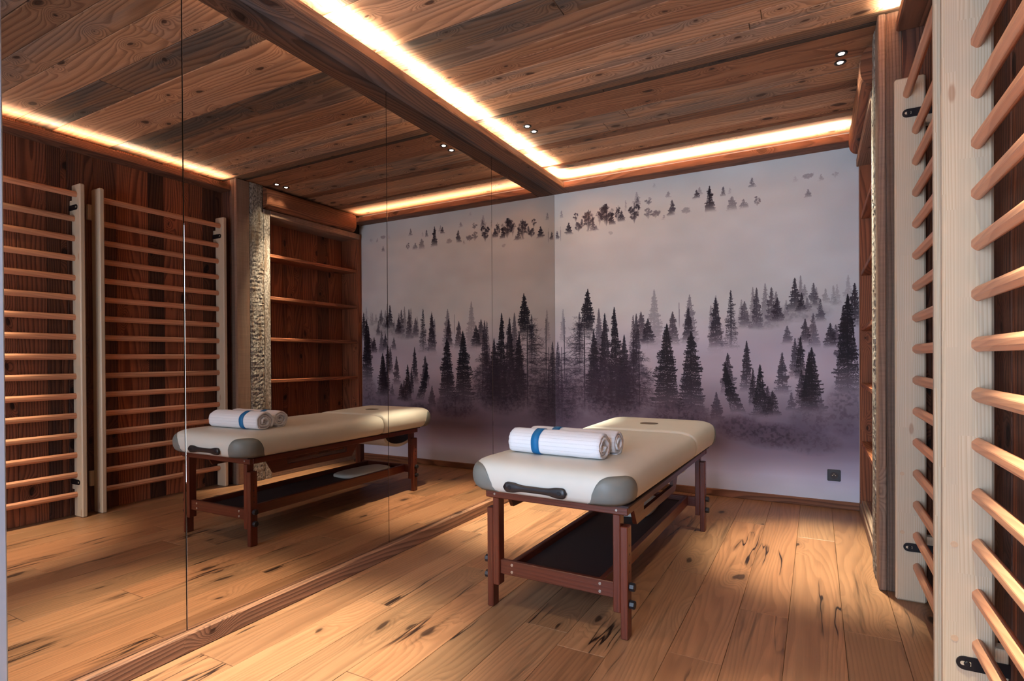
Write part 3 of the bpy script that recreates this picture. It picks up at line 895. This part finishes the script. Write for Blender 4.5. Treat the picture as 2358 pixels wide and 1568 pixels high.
# half-round lintel log over the niche
vs, fs = [], []
NS, NA = 30, 12
rnd = random.Random(3)
for i in range(NS + 1):
    yv = -1.272 + (1.272 - 0.145) * i / NS
    wob = math.sin(i * .5) * .002
    for k in range(NA + 1):
        a = math.pi * k / NA
        ca, sa = math.cos(a), math.sin(a)
        zz = 2.594 + 0.098 * math.copysign(abs(ca) ** .75, ca)
        xx = 2.365 - (0.062 + wob) * sa ** .8
        vs.append((xx, yv, zz))
    vs.append((2.40, yv, 2.496))
    vs.append((2.40, yv, 2.692))
K = NA + 3
for i in range(NS):
    for k in range(K):
        n = (k + 1) % K
        fs.append([i * K + k, i * K + K + k, i * K + K + n, i * K + n])
fs.append([k for k in range(K)][::-1])
fs.append([NS * K + k for k in range(K)])
lt = make('lintel_log', vs, fs, M['niche'], None, 'y', tone=(.8, 0, .1), label='half-round brown log lintel above the shelf niche under the ceiling', cat='beam')
for p in lt.data.polygons:
    p.use_smooth = len(p.vertices) == 4


# ------------------------------------------------------------------ wall bars
def rung_mesh(length):
    n = 16
    vs, fs = [], []
    hw, hh, r = 0.0155, 0.0205, 0.0118
    ring = []
    for (sx, sz) in ((1, 1), (-1, 1), (-1, -1), (1, -1)):
        c = [(hw, hh - r - .0015), (hw - .0012, hh - r + .0015), (hw - r + .0015, hh - .0012), (hw - r - .0015, hh)]
        for (x, z) in (c if sx * sz > 0 else c[::-1]):
            ring.append((sx * x, sz * z))
    for yv in (-length / 2, length / 2):
        for (x, z) in ring:
            vs.append((x, yv, z))
    for k in range(n):
        m = (k + 1) % n
        fs.append([k, m, n + m, n + k][::-1])
    fs.append(list(range(n)))
    fs.append([n + k for k in range(n)][::-1])
    return vs, fs


def capsule(name, x0, x1, y, z, rad, th, mat, parent, slot=None):
    """flat bar with round ends, lying in the X-Z plane, at y"""
    n = 10
    pts = []
    for k in range(n + 1):
        a = math.pi / 2 + math.pi * k / n
        pts.append((x0 + rad + rad * math.cos(a), z + rad * math.sin(a)))
    pts += [(x1, z - rad), (x1, z + rad)]
    vs = [(p[0] - parent.location.x, y - parent.location.y, p[1] - parent.location.z) for p in pts]
    vs += [(v[0], v[1] - th, v[2]) for v in vs]
    k = len(pts)
    fs = [list(range(k)), [k + i for i in range(k)][::-1]] + [[i, k + i, k + (i + 1) % k, (i + 1) % k] for i in range(k)]
    return make(name, vs, fs, mat, parent, 'x')


def wall_bars(yn, yf, label):
    """yn, yf: near and far ends; uprights 3.3 cm thick standing 11.3 cm proud of the wall"""
    t = thing('wall_bars', label, 'wall bars', (2.47, (yn + yf) / 2, 0), 0, 'wooden gymnastic wall bars on the right wall')
    for a in (yn, yf - 0.034):
        box('upright', 2.413, 2.527, a, a + 0.034, 0.0, 2.347, M['pine'], 'z', 0.007, t)
    ln = yf - yn - 0.06
    rv, rf = rung_mesh(ln)
    zs = [0.158 + 0.1391 * k for k in range(15)]
    first = None
    for k, z in enumerate(zs + [2.272]):
        x = 2.492 if k < 15 else 2.460
        if first is None:
            first = make('rung', rv, rf, M['rung'], t, 'y', (x - 2.47, 0, z), smooth=True)
            for p in first.data.polygons:
                p.use_smooth = False
            o = first
        else:
            o = first.copy()
            COL.objects.link(o)
            o.location = (x - 2.47, 0, z)
        o.color = (R(.9, 1.08), 0, R(0, .5), 1)
    for z in (0.245, 2.184):
        for s, ye in ((1, yf - 0.034), (-1, yn)):
            # plate lies against the inner face of each upright
            face = ye if s > 0 else yn + 0.034 + 0.004
            capsule('bracket', 2.441, XW - .001, face, z, 0.0185, 0.004, M['bracket'], t)
            capsule('bracket_slot', 2.450, 2.474, face - 0.0042 if s > 0 else face + .0012, z, 0.0055, 0.0008, M['pine'], t)
            cyl('bolt', (2.465, face - 0.006 if s > 0 else face + 0.002, z), 'y', 0.0075, 0.006, M['bracket'], t, 14, 0.002)
            blk = (ye + 0.0005, ye + 0.046)
            box('wall_block', 2.5275, XW - .004, blk[0] if s > 0 else ye - .02, blk[1] if s > 0 else ye + .0335, z - 0.055, z + 0.055, M['pine'], 'z', 0.003, t)
    for z in (0.309, 0.572):
        cyl('plug', (2.438, yf - 0.0345, z), 'y', 0.0085, 0.0022, M['plug_wood'], t, 16)
    return t


wall_bars(-2.580, -1.596, 'farther pine wall bars with beech rungs, beside the timber post')
wall_bars(-3.655, -2.668, 'nearer pine wall bars with beech rungs, largest at right edge of the photo')


# ------------------------------------------------------------------ recessed spotlights
def spot(x, yv, label, on=True):
    t = thing('ceiling_spotlight', label, 'spotlight', (x, yv, ZC), 0, 'small recessed ceiling spotlights')
    n = 24
    vs, fs = [], []
    for (r, z) in ((0.0295, 0.004), (0.0295, -0.003), (0.026, -0.005), (0.0165, -0.002), (0.0130, 0.004)):
        for k in range(n):
            a = 2 * math.pi * k / n
            vs.append((r * math.cos(a), r * math.sin(a), z))
    for m in range(4):
        for k in range(n):
            j = (k + 1) % n
            fs.append([m * n + k, m * n + j, m * n + n + j, m * n + n + k])
    make('bezel', vs, fs, M['bezel'], t, 'x', smooth=True)
    cyl('lens', (x, yv, ZC - 0.001), 'z', 0.0135, 0.003, M['lens'], t, 20)
    # reflector throw: a bright core and a weak wide spill
    for nm, ang, pw, bl in (('spot_lamp', 37, SPOT_W, 0.9), ('spot_spill', 84, SPOT_W * 0.05, 1.0)):
        l = bpy.data.lights.new(nm, 'SPOT')
        l.energy = pw
        l.color = SPOT_COL
        l.spot_size = math.radians(ang)
        l.spot_blend = bl
        l.shadow_soft_size = 0.012
        o = bpy.data.objects.new(nm, l)
        o.location = (0, 0, -0.012)
        COL.objects.link(o)
        o.parent = t


spot(0.353, -1.232, 'left spotlight of the pair near the mirrors and mural')
spot(0.354, -1.130, 'right spotlight of the pair near the mirrors and mural')
spot(2.222, -1.230, 'lower left spotlight of the pair by the shelf niche, farther from mural')
spot(2.220, -1.130, 'spotlight of the pair by the shelf niche, closer to mural')
for x in (0.353, 2.222):
    for yv in (-3.30, -3.40):
        spot(x, yv, 'spotlight near the camera above the %s, %s of its pair' % ('mirrors' if x < 1 else 'nearer wall bars', 'front one' if yv > -3.35 else 'rear one'))

# ------------------------------------------------------------------ power outlet
po_ = thing('power_outlet', 'dark grey square power outlet low on the mural wall', 'outlet', (2.211, -0.0015, 0.238))
box('plate', 2.169, 2.253, -0.0115, -0.0015, 0.196, 0.280, M['outlet'], 'x', 0.004, po_)
# socket well: rim and recessed face
n = 28
vs, fs = [], []
for (r, yv) in ((0.0285, -0.0118), (0.0265, -0.0128), (0.0245, -0.0118), (0.0235, -0.0117)):
    for k in range(n):
        a = 2 * math.pi * k / n
        vs.append((r * math.cos(a), yv + 0.0015, r * math.sin(a)))
for m in range(3):
    for k in range(n):
        j = (k + 1) % n
        fs.append([m * n + k, m * n + j, m * n + n + j, m * n + n + k])
make('socket_rim', vs, fs, M['outlet'], po_, 'x', smooth=True)
cyl('socket_face', (2.211, -0.0116, 0.238), 'y', 0.0245, 0.0012, M['socket'], po_, 28)
for dx, dz, rr in ((-0.0095, 0, .003), (0.0095, 0, .003), (0.0, 0.010, .0024)):
    cyl('contact', (2.211 + dx, -0.0125, 0.238 + dz), 'y', rr, 0.0016, M['brass'], po_, 12)

# ------------------------------------------------------------------ massage table (own coordinates, y runs to the head end)
TB = thing('massage_table', 'cream padded massage table on dark red wooden legs, middle of the room', 'massage table', (1.148, -1.76, 0), math.radians(-1.0))


def tb(name, x0, x1, y0, y1, z0, z1, grain, b=0.003, mat='walnut', tone=None, parent=None):
    return box(name, x0, x1, y0, y1, z0, z1, M[mat], grain, b, parent or TB, tone or (R(.9, 1.1), 0, R(0, .3)), rel=False)


for sx in (-1, 1):
    for sy in (-1, 1):
        a, b = (0.292, 0.322) if sx > 0 else (-0.322, -0.292)
        c, d = (-0.262, -0.292) if sx < 0 else (0.262, 0.292)
        y0, y1 = (-0.795, -0.745) if sy < 0 else (0.745, 0.795)
        leg = tb('outer_leg', a, b, y0, y1, 0.0, 0.441, 'z')
        for z in (0.262, 0.296, 0.330, 0.364):       # row of height holes, shown as dark plugs
            cyl('height_hole', (sx * 0.3222 - (a + b) / 2, 0, z - 0.2205), 'x', 0.0045, 0.0012, M['socket'], leg, 10, rel=False)
        for z in (0.134, 0.203):
            kn = cyl('knob', (sx * 0.333 - (a + b) / 2, 0, z - 0.2205), 'x', 0.0175, 0.022, M['black'], leg, 8, 0.003, rel=False, smooth=False)
        tb('inner_leg', min(c, d), max(c, d), y0, y1, 0.100, 0.4868, 'z')
for sy in (-1, 1):
    y0, y1 = (-0.800, -0.775) if sy < 0 else (0.775, 0.800)
    er = tb('end_rail', -0.325, 0.325, y0, y1, 0.487, 0.522, 'x')
    yi0, yi1 = (-0.783, -0.761) if sy < 0 else (0.761, 0.783)
    lr = tb('lower_end_rail', -0.2615, 0.2615, yi0, yi1, 0.150, 0.213, 'x')
    for sx in (-1, 1):
        cyl('screw', (sx * 0.279, sy * 0.0130, 0), 'y', 0.0055, 0.003, M['screw'], er, 12, 0.001, rel=False)
        for dz in (-0.016, 0.015):
            cyl('screw', (sx * 0.203, sy * 0.0115, dz), 'y', 0.0065, 0.003, M['screw'], lr, 12, 0.001, rel=False)
for sx in (-1, 1):
    a, b = (0.300, 0.324) if sx > 0 else (-0.324, -0.300)
    tb('side_rail', a, b, -0.7745, 0.7745, 0.487, 0.520, 'y')
    a, b = (0.190, 0.214) if sx > 0 else (-0.214, -0.190)
    tb('lower_side_rail', a, b, -0.7605, 0.7605, 0.150, 0.211, 'y')
    # slotted trapezoid board hanging below the side rail
    bx = 0.296 if sx > 0 else -0.296
    out = [(-0.665, 0.4868), (-0.615, 0.405), (0.050, 0.405), (0.112, 0.4868)]
    slot = [(-0.515, 0.478), (-0.515, 0.442), (0.004, 0.442), (0.004, 0.478)]
    P2 = out + slot
    vs = [(bx - 0.009, p[0], p[1]) for p in P2] + [(bx + 0.009, p[0], p[1]) for p in P2]
    q = [[0, 1, 5, 4], [1, 2, 6, 5], [2, 3, 7, 6], [3, 0, 4, 7]]
    fs = [f for f in q] + [[i + 8 for i in f][::-1] for f in q]
    fs += [[i, i + 8, (i + 1) % 4 + 8, (i + 1) % 4][::-1] for i in range(4)]
    fs += [[4 + i, 12 + i, 12 + (i + 1) % 4, 4 + (i + 1) % 4] for i in range(4)]
    make('hanger_board', vs, fs, M['walnut'], TB, 'y', tone=(.9, 0, .2))
for yv in (-0.40, 0.0, 0.40):
    tb('cross_bar', -0.2995, 0.2995, yv - 0.02, yv + 0.02, 0.490, 0.514, 'x')
box('shelf_panel', -0.1895, 0.1895, -0.7605, 0.7605, 0.166, 0.180, M['shelf'], 'y', 0.001, TB, rel=False)
box('top_panel', -0.335, 0.335, -0.82, 0.82, 0.5225, 0.5300, M['shelf'], 'y', 0.001, TB, rel=False)


def rrect(hx, y0, y1, r0, r1, n=9, ne=10):
    """rounded rectangle outline, counter-clockwise, r0 at y0 corners, r1 at y1 corners, constant vertex count"""
    pts = []
    cs = [(hx - r0, y0 + r0, r0, -90), (hx - r1, y1 - r1, r1, 0), (-hx + r1, y1 - r1, r1, 90), (-hx + r0, y0 + r0, r0, 180)]
    arcs = []
    for (cx, cy, r, a0) in cs:
        arcs.append([(cx + r * math.cos(math.radians(a0 + 90 * k / n)), cy + r * math.sin(math.radians(a0 + 90 * k / n))) for k in range(n + 1)])
    for i in range(4):
        pts += arcs[i]
        p, q = arcs[i][-1], arcs[(i + 1) % 4][0]
        for k in range(1, ne):
            t = k / ne
            pts.append((p[0] + (q[0] - p[0]) * t, p[1] + (q[1] - p[1]) * t))
    return pts


def cushion(name, hx, y0, y1, r0, r1, s0, s1, zb, zt, mat, parent, slope=0.0):
    prof = [(0.030, 0.0), (0.014, 0.012), (0.005, 0.03), (0.001, 0.055), (0.0, 0.08), (0.004, 0.102), (0.013, 0.120), (0.028, 0.1345), (0.050, 0.1450), (0.080, 0.1515), (0.115, 0.1545), (0.16, 0.1555)]
    sc_ = (zt - zb) / 0.1555
    vs, fs = [], []
    N = None
    for (i, h) in prof:
        o = rrect(hx - i, y0 + i * s0, y1 - i * s1, max(r0 - i * .6, .012), max(r1 - i * .6 * s1, .008))
        N = len(o)
        for (x, yv) in o:
            z = zb + h * sc_
            if h > 0.06:
                z += slope * (yv - y0) * min(1, (h - .06) / .06)
            vs.append((x, yv, z))
    for m in range(len(prof) - 1):
        for k in range(N):
            j = (k + 1) % N
            fs.append([m * N + k, m * N + j, m * N + N + j, m * N + N + k])
    base = (len(prof) - 1) * N
    # grid-like cap: strips between mirrored vertices
    c = len(vs)
    vs.append((0, (y0 + y1) / 2, zt + slope * (y1 - y0) / 2))
    for k in range(N):
        fs.append([base + k, base + (k + 1) % N, c])
    fs.append(list(range(N))[::-1])
    return make(name, vs, fs, mat, parent, 'y', smooth=True)


CB, CT = 0.5305, 0.672
CY0, CS, CY1 = -0.885, 0.338, 0.985
main = cushion('main_cushion', 0.366, CY0, CS - 0.002, 0.105, 0.030, 1.0, 0.28, CB, CT, M['cream'], TB)
head = cushion('head_cushion', 0.366, CS + 0.002, CY1, 0.030, 0.105, 0.28, 1.0, CB, CT + 0.004, M['cream'], TB, slope=0.022)


def skew(o, x=0.0, yv=0.0, z=0.0):
    # the pads sit a touch skewed on the frame
    o.location = (x - 0.010 + 0.009 * yv, yv - 0.009 * x, z)
    o.rotation_euler = (0, 0, -0.009)


skew(main)
skew(head)


def corner_cap(sx, sy):
    """grey reinforcing patch wrapped round a cushion corner"""
    zb = CB
    prof = [(0.030, 0.0), (0.014, 0.012), (0.005, 0.03), (0.001, 0.055), (0.0, 0.08), (0.004, 0.102), (0.013, 0.120), (0.028, 0.1345)]
    sc_ = (CT - zb) / 0.1555
    L, ns = 0.118, 40
    r = 0.105
    vs, fs = [], []
    K = len(prof)

    def at(i, s):
        # s: arc length from the corner middle on outline inset by i; negative = end face, positive = long side
        rr = max(r - i * .6, .012)
        hx, ye = 0.366 - i, CY1 - (0 if sy > 0 else 0) - i if sy > 0 else -(CY0 + i)
        half = rr * math.pi / 4
        if abs(s) <= half:
            a = math.pi / 4 - s / rr
            return hx - rr + rr * math.cos(a), ye - rr + rr * math.sin(a)
        if s > half:
            return hx, ye - rr - (s - half)
        return hx - rr - (-s - half), ye
    hmax = [0.1325]
    for q in range(ns + 1):
        s = -L + 2 * L * q / ns
        top = 0.0005 + 0.128 * max(0.0, 1 - abs(s / L) ** 2.9) ** 0.42
        for k in range(K):
            h = 0.0005 + (top - 0.0005) * k / (K - 1)
            i = np.interp(h, [p[1] for p in prof], [p[0] for p in prof]) - 0.0022
            x, yv = at(i, s)
            z = zb + h * sc_
            if sy > 0 and h > .06:
                z += 0.022 * (yv - CS) * min(1, (h - .06) / .06)
            vs.append((sx * x, sy * yv, z))
    for q in range(ns):
        for k in range(K - 1):
            f = [q * K + k, q * K + K + k, q * K + K + k + 1, q * K + k + 1]
            fs.append(f if sx * sy < 0 else f[::-1])
    o = make('corner_cap', vs, fs, M['taupe'], TB, 'x', smooth=True)
    skew(o)
    o['label'] = 'grey corner patch'
    sol = o.modifiers.new('thickness', 'SOLIDIFY')
    sol.thickness = 0.002
    sol.offset = 0
    return o


for sx in (-1, 1):
    for sy in (-1, 1):
        corner_cap(sx, sy)

# black dog-bone carrying handle on the near end
pts = []
HL = 0.143
for k in range(41):
    t = -1 + 2 * k / 40
    e = abs(t)
    w = 0.0130 + 0.0085 * (1 / (1 + math.exp(-(e - 0.55) * 16)))
    if e > 0.86:
        w *= math.sqrt(max(0, 1 - ((e - 0.86) / 0.14) ** 2)) * .9 + .1
    pts.append((t * HL, w))
vs, fs = [], []
for (x, w) in pts:
    vs += [(x, 0, -w), (x, -0.006, -w), (x, -0.011, -w + min(.005, w * .5)), (x, -0.011, w - min(.005, w * .5)), (x, -0.006, w), (x, 0, w)]
for i in range(len(pts) - 1):
    for m in range(5):
        fs.append([i * 6 + m, i * 6 + m + 1, i * 6 + 7 + m, i * 6 + 6 + m])
fs.append(list(range(6))[::-1])
fs.append([(len(pts) - 1) * 6 + m for m in range(6)])
HDX, HDY, HDZ = -0.018, CY0 - 0.0005, 0.566
hd = make('carry_handle', vs, fs, M['black'], TB, 'x', (0, 0, 0), smooth=True)
skew(hd, HDX, HDY, HDZ)
for sx in (-1, 1):
    cyl('handle_eyelet', (sx * 0.113, -0.0112, 0), 'y', 0.0085, 0.003, M['socket'], hd, 16, 0.001, rel=False)
# piping seam round the bottom of the pads is hidden; face hole plug on the head pad
vs, fs = [], []
n = 32
for (k, z) in ((1.0, -0.004), (1.0, 0.0006), (0.9, 0.0016), (0.55, 0.0019)):
    for i in range(n):
        a = 2 * math.pi * i / n
        ca, sa = math.cos(a), math.sin(a)
        vs.append((0.056 * k * math.copysign(abs(ca) ** .7, ca), 0.042 * k * math.copysign(abs(sa) ** .8, sa) * (1 - .12 * ca * 0), z))
for m in range(3):
    for i in range(n):
        j = (i + 1) % n
        fs.append([m * n + i, m * n + j, m * n + n + j, m * n + n + i])
fs.append([3 * n + i for i in range(n)])
hp = make('face_hole_plug', vs, fs, M['plug'], TB, 'x', (0, 0, 0), smooth=True)
skew(hp, 0.012, 0.615, CT + 0.004 + 0.022 * (0.615 - CS) + .0012)
hp['label'] = 'taupe plug in the face hole'

# curved arm sling below the head end
vs, fs = [], []
NN = 20
for side in (-0.20, 0.20):
    for k in range(NN + 1):
        a = math.pi * k / NN
        for (ry, rz) in ((0.205, 0.115), (0.182, 0.090)):
            vs.append((side, 0.715 - ry * math.cos(a), 0.486 - rz * math.sin(a)))
for k in range(NN):
    for m in range(2):
        a, b = k * 2 + m, (NN + 1) * 2 + k * 2 + m
        f = [a, a + 2, b + 2, b]
        fs.append(f if m else f[::-1])
    for s in (0, (NN + 1) * 2):
        f = [s + k * 2, s + k * 2 + 1, s + k * 2 + 3, s + k * 2 + 2]
        fs.append(f if s else f[::-1])
make('arm_sling', vs, fs, M['cream'], TB, 'x')
vs = []
for side in (-0.195, 0.195):
    for k in range(NN + 1):
        a = math.pi * k / NN
        vs.append((side, 0.715 - 0.1815 * math.cos(a), 0.486 - 0.0895 * math.sin(a)))
m = NN + 1
fs = [list(range(m)), [m + i for i in range(m)][::-1]] + [[i, i + 1, m + i + 1, m + i] for i in range(NN)] + [[0, m, 2 * m - 1, m - 1]]
make('sling_lining', vs, fs, M['socket'], TB, 'x')

# half-oval beige pad lying on the lower shelf
vs, fs = [], []
n = 36
for (k, z) in ((0.94, 0.0), (1.0, 0.006), (1.0, 0.020), (0.93, 0.028), (0.8, 0.031)):
    for i in range(n):
        a = 2 * math.pi * i / n
        ca, sa = math.cos(a), math.sin(a)
        vs.append((0.135 * k * math.copysign(abs(ca) ** (.4 if ca > 0 else .8), ca), 0.245 * k * math.copysign(abs(sa) ** .85, sa), z))
for m in range(4):
    for i in range(n):
        j = (i + 1) % n
        fs.append([m * n + i, m * n + j, m * n + n + j, m * n + n + i])
fs.append(list(range(n))[::-1])
fs.append([4 * n + i for i in range(n)])
pad = make('arm_pad', vs, fs, M['cream'], None, 'y', (1.115, -1.30, 0.1805), smooth=True, label='flat oval cream pad lying on the lower shelf of the massage table', cat='cushion')
pad.rotation_euler = (0, 0, math.radians(4))


# ------------------------------------------------------------------ rolled towels
def towel(loc, rz, label, ln, ry, rz_, turns, seed):
    rnd = random.Random(seed)
    t = thing('rolled_towel', label, 'towel', loc, rz, 'rolled towels on the massage table')
    n = int(turns * 34)
    th = 1.0 / (turns + 0.4)
    path = []
    lump = [rnd.uniform(-.05, .05) for _ in range(8)]
    for i in range(n + 1):
        f = i / n
        a = -f * turns * 2 * math.pi + 0.6
        r = 0.12 + 0.88 * f
        w = 1 + 0.05 * math.sin(a * 3 + lump[0] * 60) * (1 - f * .6) + 0.03 * math.sin(a * 5 + 1)
        path.append((r * w * math.cos(a) * ry, r * w * math.sin(a) * rz_, a, f))
    segs = 26
    hw = th * 0.40 * min(ry, rz_)
    vs, fs, uvs = [], [], []
    arc = 0.0
    arcs = [0.0]
    for i in range(1, n + 1):
        arc += math.hypot(path[i][0] - path[i - 1][0], path[i][1] - path[i - 1][1])
        arcs.append(arc)
    for s in range(segs + 1):
        xx = -ln / 2 + ln * s / segs
        e = min(s, segs - s)
        for i, (py, pz, a, f) in enumerate(path):
            inward = 0.90 if e == 0 else 1.0
            dx = (rnd.uniform(-.002, .002) + 0.010 * (1 - f) * math.sin(f * 9 + seed)) if e == 0 else 0
            swell = 1 + 0.012 * math.sin(s * .9 + seed) + (0.0 if e > 1 else -0.01 if e == 1 else -0.03)
            nx_, nz_ = math.cos(a), math.sin(a)
            for sg in (1, -1):
                yv = py * swell + sg * nx_ * hw * inward
                zv = pz * swell + sg * nz_ * hw * inward
                lim = -rz_ * 0.93
                if zv < lim:
                    zv = lim + (zv - lim) * 0.12
                vs.append((xx + dx, yv, zv))
    C2 = (n + 1) * 2
    for s in range(segs):
        for i in range(n):
            a = s * C2 + i * 2
            fs.append([a, a + 2, a + C2 + 2, a + C2])
            fs.append([a + 1, a + C2 + 1, a + C2 + 3, a + 3])
        a = s * C2 + n * 2
        fs.append([a, a + 1, a + C2 + 1, a + C2])
        a = s * C2
        fs.append([a, a + C2, a + C2 + 1, a + 1])
    for i in range(n):
        a = i * 2
        fs.append([a, a + 1, a + 3, a + 2])
        a += segs * C2
        fs.append([a, a + 2, a + 3, a + 1])
    zmin = min(v[2] for v in vs)
    vs = [(v[0], v[1], v[2] - zmin) for v in vs]
    me = bpy.data.meshes.new('towel_roll')
    me.from_pydata(vs, [], fs)
    bm = bmesh.new()
    bm.from_mesh(me)
    bmesh.ops.recalc_face_normals(bm, faces=bm.faces)
    bm.to_mesh(me)
    bm.free()
    uv = me.uv_layers.new(name='UVMap')
    for lp in me.loops:
        vi = lp.vertex_index
        uv.data[lp.index].uv = (me.vertices[vi].co.x, arcs[(vi % C2) // 2] + 0.3 * (vi % 2))
    me.polygons.foreach_set('use_smooth', [True] * len(me.polygons))
    me.materials.append(M['towel'])
    link(bpy.data.objects.new('towel_roll', me), t)
    # blue paper band: convex ring just outside the roll
    ring = []
    m = 48
    for k in range(m):
        a = 2 * math.pi * k / m
        best = max(py * math.cos(a) + pz * math.sin(a) for (py, pz, _, f) in path if f > 0.6) + hw + 0.0022
        ring.append((a, best))
    bx = -ln / 2 + ln * 0.31
    bw = 0.019
    bv, bf = [], []
    outline = []
    for k in range(m):
        a, h = ring[k]
        a2, h2 = ring[(k + 1) % m]
        det = math.cos(a) * math.sin(a2) - math.sin(a) * math.cos(a2)
        outline.append(((h * math.sin(a2) - h2 * math.sin(a)) / det, (h2 * math.cos(a) - h * math.cos(a2)) / det))
    for xo in (-bw, bw):
        for (py, pz) in outline:
            zv = pz - zmin
            bv.append((bx + xo, py, max(zv, 0.0006)))
            bv.append((bx + xo, py * .985, max((pz * .985) - zmin, 0.0012)))
    for k in range(m):
        j = (k + 1) % m
        o2 = 2 * m
        bf.append([k * 2, j * 2, o2 + j * 2, o2 + k * 2])
        bf.append([k * 2 + 1, o2 + k * 2 + 1, o2 + j * 2 + 1, j * 2 + 1])
        bf.append([k * 2, k * 2 + 1, j * 2 + 1, j * 2])
        bf.append([o2 + k * 2, o2 + j * 2, o2 + j * 2 + 1, o2 + k * 2 + 1])
    b = make('paper_band', bv, bf, M['band'], t, 'x', smooth=True)
    b['label'] = 'blue paper band'
    return t


towel((1.096, -2.410, CT + 0.0005), math.radians(-3.0), 'front white rolled towel with blue band, nearest the table end', 0.44, 0.066, 0.0575, 3.2, 2)
towel((1.118, -2.272, CT + 0.0005), math.radians(-2.5), 'rear white rolled towel behind the front one on the massage table', 0.43, 0.060, 0.054, 3.4, 5)
